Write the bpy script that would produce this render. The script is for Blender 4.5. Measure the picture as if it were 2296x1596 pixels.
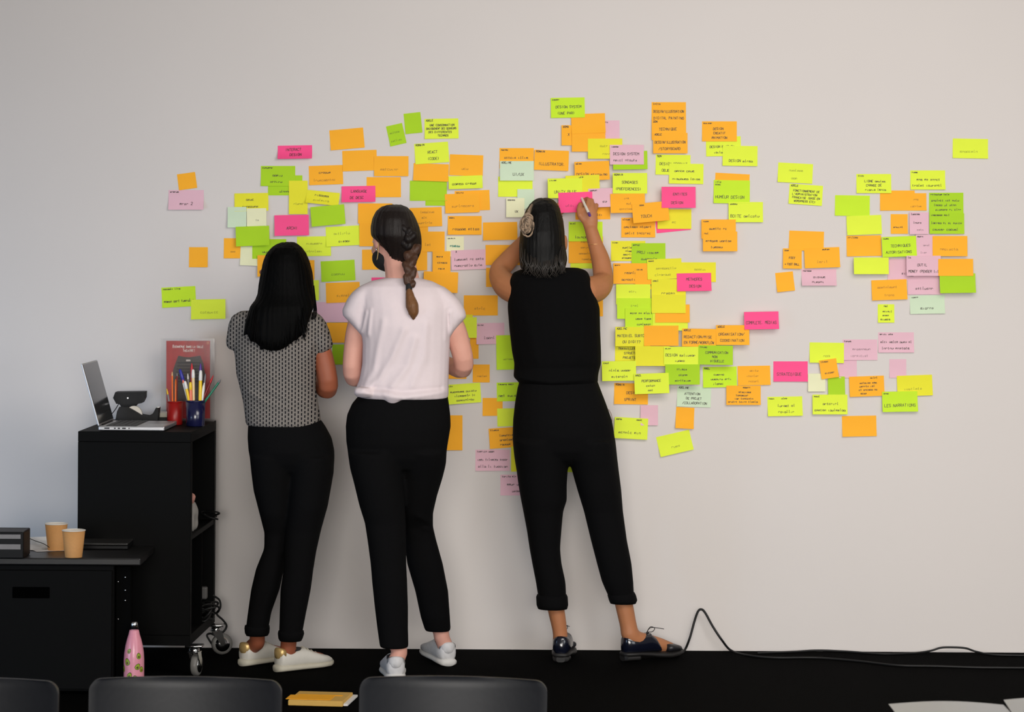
import bpy, bmesh, math, random
import numpy as np
from mathutils import Vector, Matrix

random.seed(7)
for o in list(bpy.data.objects):
    bpy.data.objects.remove(o)
scene = bpy.context.scene
COL = scene.collection

# ------------------------------------------------------------------ camera
F, DIST, EYE, CX, CY = 6600.0, 11.0, 1.6267, 1148.0, 480.0     # focal (px), distance to wall, eye height
TH = math.radians(0.35)
CT, ST = math.cos(TH), math.sin(TH)
cam_d = bpy.data.cameras.new('camera')
cam = bpy.data.objects.new('camera', cam_d)
COL.objects.link(cam)
cam_d.sensor_fit = 'HORIZONTAL'
cam_d.sensor_width = 36.0
cam_d.lens = F / 2296 * 36.0
cam_d.shift_y = -(798 - CY) / 2296
cam_d.clip_end = 100
cam.matrix_world = Matrix(((CT, -ST, 0, 0), (0, 0, -1, -DIST), (ST, CT, 0, EYE), (0, 0, 0, 1)))
cam_d.dof.use_dof = True
cam_d.dof.focus_distance = 10.7
cam_d.dof.aperture_fstop = 18
scene.camera = cam

# ------------------------------------------------------------------ light
scene.view_settings.view_transform = 'Standard'
scene.view_settings.look = 'None'
scene.view_settings.gamma = 1.0
scene.view_settings.use_curve_mapping = False
scene.view_settings.exposure = 0.0
world = bpy.data.worlds.new('world')
scene.world = world
world.use_nodes = True
bg = world.node_tree.nodes['Background']
bg.inputs[0].default_value = (1.0, 0.95, 0.90, 1)
bg.inputs[1].default_value = 0.17


def area(name, loc, target, sx, sy, power, color, spread=math.pi):
    l = bpy.data.lights.new(name, 'AREA')
    l.shape = 'RECTANGLE'
    l.size, l.size_y = sx, sy
    l.energy = power
    l.color = color
    l.spread = spread
    o = bpy.data.objects.new(name, l)
    COL.objects.link(o)
    o.location = loc
    o.rotation_euler = (Vector(target) - Vector(loc)).to_track_quat('-Z', 'Y').to_euler()
    return o


area('ceiling_light', (1.45, -4.2, 2.8), (1.2, 0.0, 1.0), 2.6, 1.4, 90, (1.0, 0.95, 0.91))
area('window_or_fill_light', (5.0, -8.5, 1.4), (1.4, 0.0, 0.3), 3.0, 2.2, 78, (0.92, 0.96, 1.0))
area('window_or_fill_light', (-4.6, -3.6, 0.45), (-2.2, 0.0, 0.45), 1.4, 0.9, 11, (0.45, 0.68, 1.0), 1.2)
area('window_or_fill_light', (0.3, -13.0, 1.7), (0.9, 0.0, 0.55), 5.0, 2.4, 54, (1.0, 0.96, 0.91), 0.75)  # added frontal fill lamp behind the camera, not a window; beam narrowed


# ------------------------------------------------------------------ helpers
def W(px, py, d):
    """photo pixel + distance d in front of the wall -> world point"""
    u, v = (px - CX) / F, (CY - py) / F
    t = DIST - d
    return Vector(((u * CT - v * ST) * t, -d, EYE + (u * ST + v * CT) * t))


def FL(px, py, z=0.0):
    """photo pixel -> point on the horizontal plane at height z"""
    u, v = (px - CX) / F, (CY - py) / F
    t = (z - EYE) / (u * ST + v * CT)
    return W(px, py, DIST - t)


def lin(c):
    return tuple(((x / 255) / 12.92 if x / 255 <= 0.04045 else ((x / 255 + 0.055) / 1.055) ** 2.4) for x in c)


MATS = {}


def mat(name, col, rough=0.6, var=0.08, scale=30.0, bump=0.0, metal=0.0, spec=0.5, raw=False, stretch=(1, 1, 1), sheen=0.0):
    if name in MATS:
        return MATS[name]
    m = bpy.data.materials.new(name)
    m.use_nodes = True
    nt = m.node_tree
    b = nt.nodes['Principled BSDF']
    c = col if raw else lin(col)
    tc = nt.nodes.new('ShaderNodeTexCoord')
    mp = nt.nodes.new('ShaderNodeMapping')
    mp.inputs['Scale'].default_value = stretch
    nt.links.new(tc.outputs['Object'], mp.inputs['Vector'])
    n = nt.nodes.new('ShaderNodeTexNoise')
    n.inputs['Scale'].default_value = scale
    n.inputs['Detail'].default_value = 3
    nt.links.new(mp.outputs[0], n.inputs['Vector'])
    mx = nt.nodes.new('ShaderNodeMix')
    mx.data_type = 'RGBA'
    mx.inputs[6].default_value = tuple(x * (1 - var) for x in c) + (1,)
    mx.inputs[7].default_value = tuple(min(1, x * (1 + var)) for x in c) + (1,)
    nt.links.new(n.outputs[0], mx.inputs[0])
    nt.links.new(mx.outputs[2], b.inputs['Base Color'])
    b.inputs['Roughness'].default_value = rough
    b.inputs['Metallic'].default_value = metal
    b.inputs['Specular IOR Level'].default_value = spec
    b.inputs['Sheen Weight'].default_value = sheen
    if bump:
        bp = nt.nodes.new('ShaderNodeBump')
        bp.inputs['Strength'].default_value = bump
        bp.inputs['Distance'].default_value = 0.004
        nt.links.new(n.outputs[0], bp.inputs['Height'])
        nt.links.new(bp.outputs[0], b.inputs['Normal'])
    MATS[name] = m
    return m


def obj(name, vf, m, parent=None, origin=None, smooth=False):
    v, f = vf
    org = Vector(origin) if origin is not None else Vector((0, 0, 0))
    me = bpy.data.meshes.new(name)
    me.from_pydata([tuple(Vector(p) - org) for p in v], [], f)
    if smooth:
        me.polygons.foreach_set('use_smooth', [True] * len(me.polygons))
    me.materials.append(m)
    me.update()
    o = bpy.data.objects.new(name, me)
    COL.objects.link(o)
    if parent is not None:
        o.parent = parent
    else:
        o.location = org
    return o


def tag(o, label=None, cat=None, group=None, kind=None):
    if label: o['label'] = label
    if cat: o['category'] = cat
    if group: o['group'] = group
    if kind: o['kind'] = kind
    return o


def thing(name, label, cat, loc, group=None):
    o = bpy.data.objects.new(name, None)
    o.empty_display_size = 0.05
    COL.objects.link(o)
    o.location = loc
    return tag(o, label, cat, group)


def join(*vfs):
    V, Fc = [], []
    for v, f in vfs:
        k = len(V)
        V += [tuple(p) for p in v]
        Fc += [tuple(i + k for i in q) for q in f]
    return V, Fc


def box(c, s, M=None, bev=0.0, seg=2):
    bm = bmesh.new()
    bmesh.ops.create_cube(bm, size=1.0)
    for v in bm.verts:
        v.co = Vector((v.co.x * s[0], v.co.y * s[1], v.co.z * s[2]))
    if bev:
        bmesh.ops.bevel(bm, geom=bm.edges[:], offset=bev, segments=seg, affect='EDGES', profile=0.5)
    out = bm_out(bm, Matrix.Translation(c) if M is None else M @ Matrix.Translation(c))
    return out


def bm_out(bm, M=None):
    bm.verts.ensure_lookup_table()
    for i, v in enumerate(bm.verts):
        v.index = i
    v = [(M @ x.co) if M is not None else x.co.copy() for x in bm.verts]
    f = [tuple(q.index for q in p.verts) for p in bm.faces]
    bm.free()
    return v, f


def loft(rings, n=28, pw=2.0):
    """horizontal superellipse rings (cx, cy, z, rx, ry) -> closed surface"""
    V, Fc = [], []
    for (cx, cy, z, rx, ry) in rings:
        for k in range(n):
            a = 2 * math.pi * k / n
            c, s = math.cos(a), math.sin(a)
            V.append((cx + rx * math.copysign(abs(c) ** (2 / pw), c), cy + ry * math.copysign(abs(s) ** (2 / pw), s), z))
    R = len(rings)
    for r in range(R - 1):
        for k in range(n):
            a, b = r * n + k, r * n + (k + 1) % n
            Fc.append((a, b, b + n, a + n))
    up = rings[-1][2] > rings[0][2]
    Fc.append(tuple(range(n - 1, -1, -1)))
    Fc.append(tuple(range((R - 1) * n, R * n)))
    if not up:
        Fc = [tuple(reversed(q)) for q in Fc]
    return V, Fc


def tube(pts, rad, n=12, caps=True, asp=1.0, up=None):
    """closed tube with rounded ends along pts; asp flattens along `up`"""
    pts = [Vector(p) for p in pts]
    if not hasattr(rad, '__len__'):
        rad = [rad] * len(pts)
    rad = list(rad)
    if caps:
        d0 = (pts[0] - pts[1]).normalized()
        d1 = (pts[-1] - pts[-2]).normalized()
        r0, r1 = rad[0], rad[-1]
        pts = [pts[0] + d0 * r0 * 0.95, pts[0] + d0 * r0 * 0.6] + pts + [pts[-1] + d1 * r1 * 0.6, pts[-1] + d1 * r1 * 0.95]
        rad = [r0 * 0.3, r0 * 0.8] + rad + [r1 * 0.8, r1 * 0.3]
    V, Fc = [], []
    ref = Vector(up) if up is not None else Vector((0.13, 0.31, 0.94))
    N = len(pts)
    u = None
    for i, p in enumerate(pts):
        t = (pts[min(i + 1, N - 1)] - pts[max(i - 1, 0)]).normalized()
        if u is None:
            u = ref - t * ref.dot(t)
            if u.length < 1e-4:
                u = Vector((1, 0, 0)) - t * t.x
        else:
            u = u - t * u.dot(t)
        u.normalize()
        w = t.cross(u)
        for k in range(n):
            a = 2 * math.pi * k / n
            V.append(p + u * (math.cos(a) * rad[i] * asp) + w * (math.sin(a) * rad[i]))
    for r in range(N - 1):
        for k in range(n):
            a, b = r * n + k, r * n + (k + 1) % n
            Fc.append((a, b, b + n, a + n))
    Fc.append(tuple(range(n - 1, -1, -1)))
    Fc.append(tuple(range((N - 1) * n, N * n)))
    return V, Fc


def bez(pts, n=8):
    """Catmull-Rom through the points"""
    P = [Vector(p) for p in pts]
    P = [P[0] * 2 - P[1]] + P + [P[-1] * 2 - P[-2]]
    out = []
    for i in range(1, len(P) - 2):
        for k in range(n):
            t = k / n
            out.append(0.5 * ((2 * P[i]) + (P[i + 1] - P[i - 1]) * t + (2 * P[i - 1] - 5 * P[i] + 4 * P[i + 1] - P[i + 2]) * t * t
                              + (3 * P[i] - P[i - 1] - 3 * P[i + 1] + P[i + 2]) * t ** 3))
    out.append(P[-2])
    return out


def ell(c, r, M=None, seg=20, rg=14):
    bm = bmesh.new()
    bmesh.ops.create_uvsphere(bm, u_segments=seg, v_segments=rg, radius=1.0)
    T = Matrix.Translation(c) @ (M if M is not None else Matrix.Identity(4)) @ Matrix.Diagonal((r[0], r[1], r[2], 1))
    return bm_out(bm, T)


def lathe(prof, c, n=24, M=None, caps=True):
    """profile (r, z) from bottom to top about a vertical axis at c"""
    V, Fc = [], []
    for r, z in prof:
        for k in range(n):
            a = 2 * math.pi * k / n
            p = Vector((r * math.cos(a), r * math.sin(a), z))
            V.append((M @ p if M is not None else p) + Vector(c))
    for i in range(len(prof) - 1):
        for k in range(n):
            a, b = i * n + k, i * n + (k + 1) % n
            Fc.append((a, b, b + n, a + n))
    if not caps:
        return V, Fc
    Fc.append(tuple(range(n - 1, -1, -1)))
    Fc.append(tuple(range((len(prof) - 1) * n, len(prof) * n)))
    return V, Fc


def prism(poly, a, b):
    """extrude a closed 2D-in-3D polygon (list of points) from offset a to offset b (vectors)"""
    n = len(poly)
    V = [Vector(p) + Vector(a) for p in poly] + [Vector(p) + Vector(b) for p in poly]
    Fc = [tuple(range(n)), tuple(range(2 * n - 1, n - 1, -1))]
    Fc += [(i, i + n, (i + 1) % n + n, (i + 1) % n) for i in range(n)]
    return V, Fc


def fuse(name, vf, m, parent, origin, voxel=0.006, smooth=4, post=None):
    """union overlapping closed shapes into one continuous smooth surface"""
    v, f = vf
    me = bpy.data.meshes.new('tmp')
    me.from_pydata([tuple(p) for p in v], [], f)
    bm = bmesh.new()
    bm.from_mesh(me)
    bmesh.ops.recalc_face_normals(bm, faces=bm.faces)
    bm.to_mesh(me)
    bm.free()
    t = bpy.data.objects.new('tmp', me)
    COL.objects.link(t)
    r = t.modifiers.new('r', 'REMESH')
    r.mode = 'VOXEL'
    r.voxel_size = voxel
    if smooth:
        s = t.modifiers.new('s', 'SMOOTH')
        s.factor = 0.5
        s.iterations = smooth
    dg = bpy.context.evaluated_depsgraph_get()
    dg.update()
    nm = bpy.data.meshes.new_from_object(t.evaluated_get(dg), depsgraph=dg)
    bpy.data.objects.remove(t)
    bpy.data.meshes.remove(me)
    nm.name = name
    co = np.empty(len(nm.vertices) * 3)
    nm.vertices.foreach_get('co', co)
    co = co.reshape(-1, 3)
    if post is not None:
        no = np.empty(len(nm.vertices) * 3)
        nm.vertices.foreach_get('normal', no)
        co = post(co, no.reshape(-1, 3))
    co = co - np.array(origin)
    nm.vertices.foreach_set('co', co.ravel())
    nm.polygons.foreach_set('use_smooth', [True] * len(nm.polygons))
    nm.materials.clear()
    nm.materials.append(m)
    nm.update()
    o = bpy.data.objects.new(name, nm)
    COL.objects.link(o)
    o.parent = parent
    return o


def to_px(co):
    """world points -> photo pixels (numpy)"""
    t = DIST + co[:, 1]
    X, Z = co[:, 0] / t, (co[:, 2] - EYE) / t
    u, v = X * CT + Z * ST, -X * ST + Z * CT
    return CX + u * F, CY - v * F


# ------------------------------------------------------------------ setting
wall_m = mat('wall_paint', (214, 208, 204), 0.85, 0.015, 3.0, 0.0, spec=0.2)
floor_m = mat('black_carpet', (6, 6, 6), 0.95, 0.35, 260.0, 0.6, spec=0.02)
tag(obj('wall_back', box((0, 0.1, 2.0), (16, 0.2, 4.4)), wall_m), kind='structure')
tag(obj('floor', box((0, -6.5, -0.05), (16, 13.0, 0.1)), floor_m), kind='structure')

# ------------------------------------------------------------------ sticky notes on the wall
GLY = {}
for g in ('A:00 26 40|12 32;B:00 06 36 45 33 03|33 42 41 30 00;C:45 36 16 05 01 10 30 41;D:00 06 26 44 42 20 00;E:40 00 06 46|03 33;'
          'F:00 06 46|03 33;G:45 36 16 05 01 10 30 41 43 23;H:00 06|40 46|03 43;I:20 26;J:46 41 30 10 01;K:00 06|46 03 40;L:06 00 40;'
          'M:00 06 23 46 40;N:00 06 40 46;O:16 05 01 10 30 41 45 36 16;P:00 06 36 45 44 33 03;Q:16 05 01 10 30 41 45 36 16|22 40;'
          'R:00 06 36 45 44 33 03|23 40;S:45 36 16 05 04 13 33 42 41 30 10 01;T:06 46|26 20;U:06 01 10 30 41 46;V:06 20 46;'
          'W:06 10 24 30 46;X:00 46|06 40;Y:06 23 46|23 20;Z:06 46 00 40;/:00 46;(:36 24 22 30;):16 24 22 10;+:03 43|21 25;'
          '-:03 33;.:10 11;,:11 00;?:05 16 36 45 44 23 22|20 21;!:26 22|20 21;2:05 16 36 45 44 00 40;3:06 46 23 43 41 30 10 01;\':26 24').split(';'):
    if g:
        k, s = g[0], g[2:]
        GLY[k] = [[(int(p[0]), int(p[1])) for p in st.split()] for st in s.split('|')]

SCRAWL = [[[(int(p[0]), int(p[1])) for p in st.split()] for st in g.split('|')] for g in
          '00 03 33 30;03 00 30 33 41;02 32 33 03 00 40;00 03 33 30 00;16 10 20;15 10 20|03 23;13 10 20;33 13 02 31 10 00;33 03 00 30 33 40;00 03 23 32;33 03 00 30;00 03 13 10|13 33 30'.split(';')]


def strokes(text, x0, y0, h, rnd, wmax):
    """handwritten polylines in px (y down); '~n' is an unreadable scrawl n letters long"""
    out = []
    text = text.replace('(~', '~').replace('~3)', '~3').replace('~5)', '~5')
    adv = h * 0.82
    n = sum(int(t[1:]) if t.startswith('~') else len(t) for t in text.split(' ')) + text.count(' ')
    adv = min(adv, wmax / max(n, 1))
    x = x0
    for t in text.split(' '):
        if t.startswith('~'):
            n = int(t[1:])
            for k in range(n):
                jy = rnd.uniform(-0.06, 0.06) * h
                for st in SCRAWL[rnd.randrange(len(SCRAWL))]:
                    out.append([(x + (k + 0.05 + px / 4 * 0.85 + 0.06 * py / 6) * adv, y0 + jy - py / 6 * h) for px, py in st])
            x += n * adv
        else:
            for c in t:
                low = c.islower()
                hh = h * (0.75 if low else 1.0)
                jy = rnd.uniform(-0.08, 0.08) * h
                for st in GLY.get(c.upper(), []):
                    out.append([(x + (px / 4 * 0.72 + 0.08 * py / 6) * adv, y0 + jy - py / 6 * hh) for px, py in st])
                x += adv
        x += adv * 0.9
    return out, x - x0 - adv * 0.9


PAPER = {'O': ((1.0, 0.44, 0.022), 'orange'), 'Y': ((0.74, 0.88, 0.050), 'lime yellow'), 'W': ((0.80, 0.76, 0.030), 'yellow'),
         'G': ((0.40, 0.66, 0.015), 'green'), 'L': ((0.56, 0.82, 0.025), 'lime green'), 'P': ((0.98, 0.085, 0.27), 'hot pink'),
         'K': ((0.76, 0.47, 0.55), 'pale pink'), 'M': ((0.60, 0.73, 0.53), 'pale mint'), 'C': ((0.80, 0.80, 0.52), 'cream')}
PM = {k: mat('sticky_paper_' + v[1].replace(' ', '_'), v[0], 0.7, 0.05, 14.0, raw=True, spec=0.25) for k, v in PAPER.items()}
ink_m = mat('marker_ink', (52, 45, 36), 0.6, 0.05)
faint_m = {k: mat('thin_pen_on_' + v[1].replace(' ', '_'), tuple(x * 0.42 + 0.01 for x in v[0]), 0.7, 0.05, raw=True) for k, v in PAPER.items()}
teal_m = mat('teal_ink', (40, 130, 110), 0.6)

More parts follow.
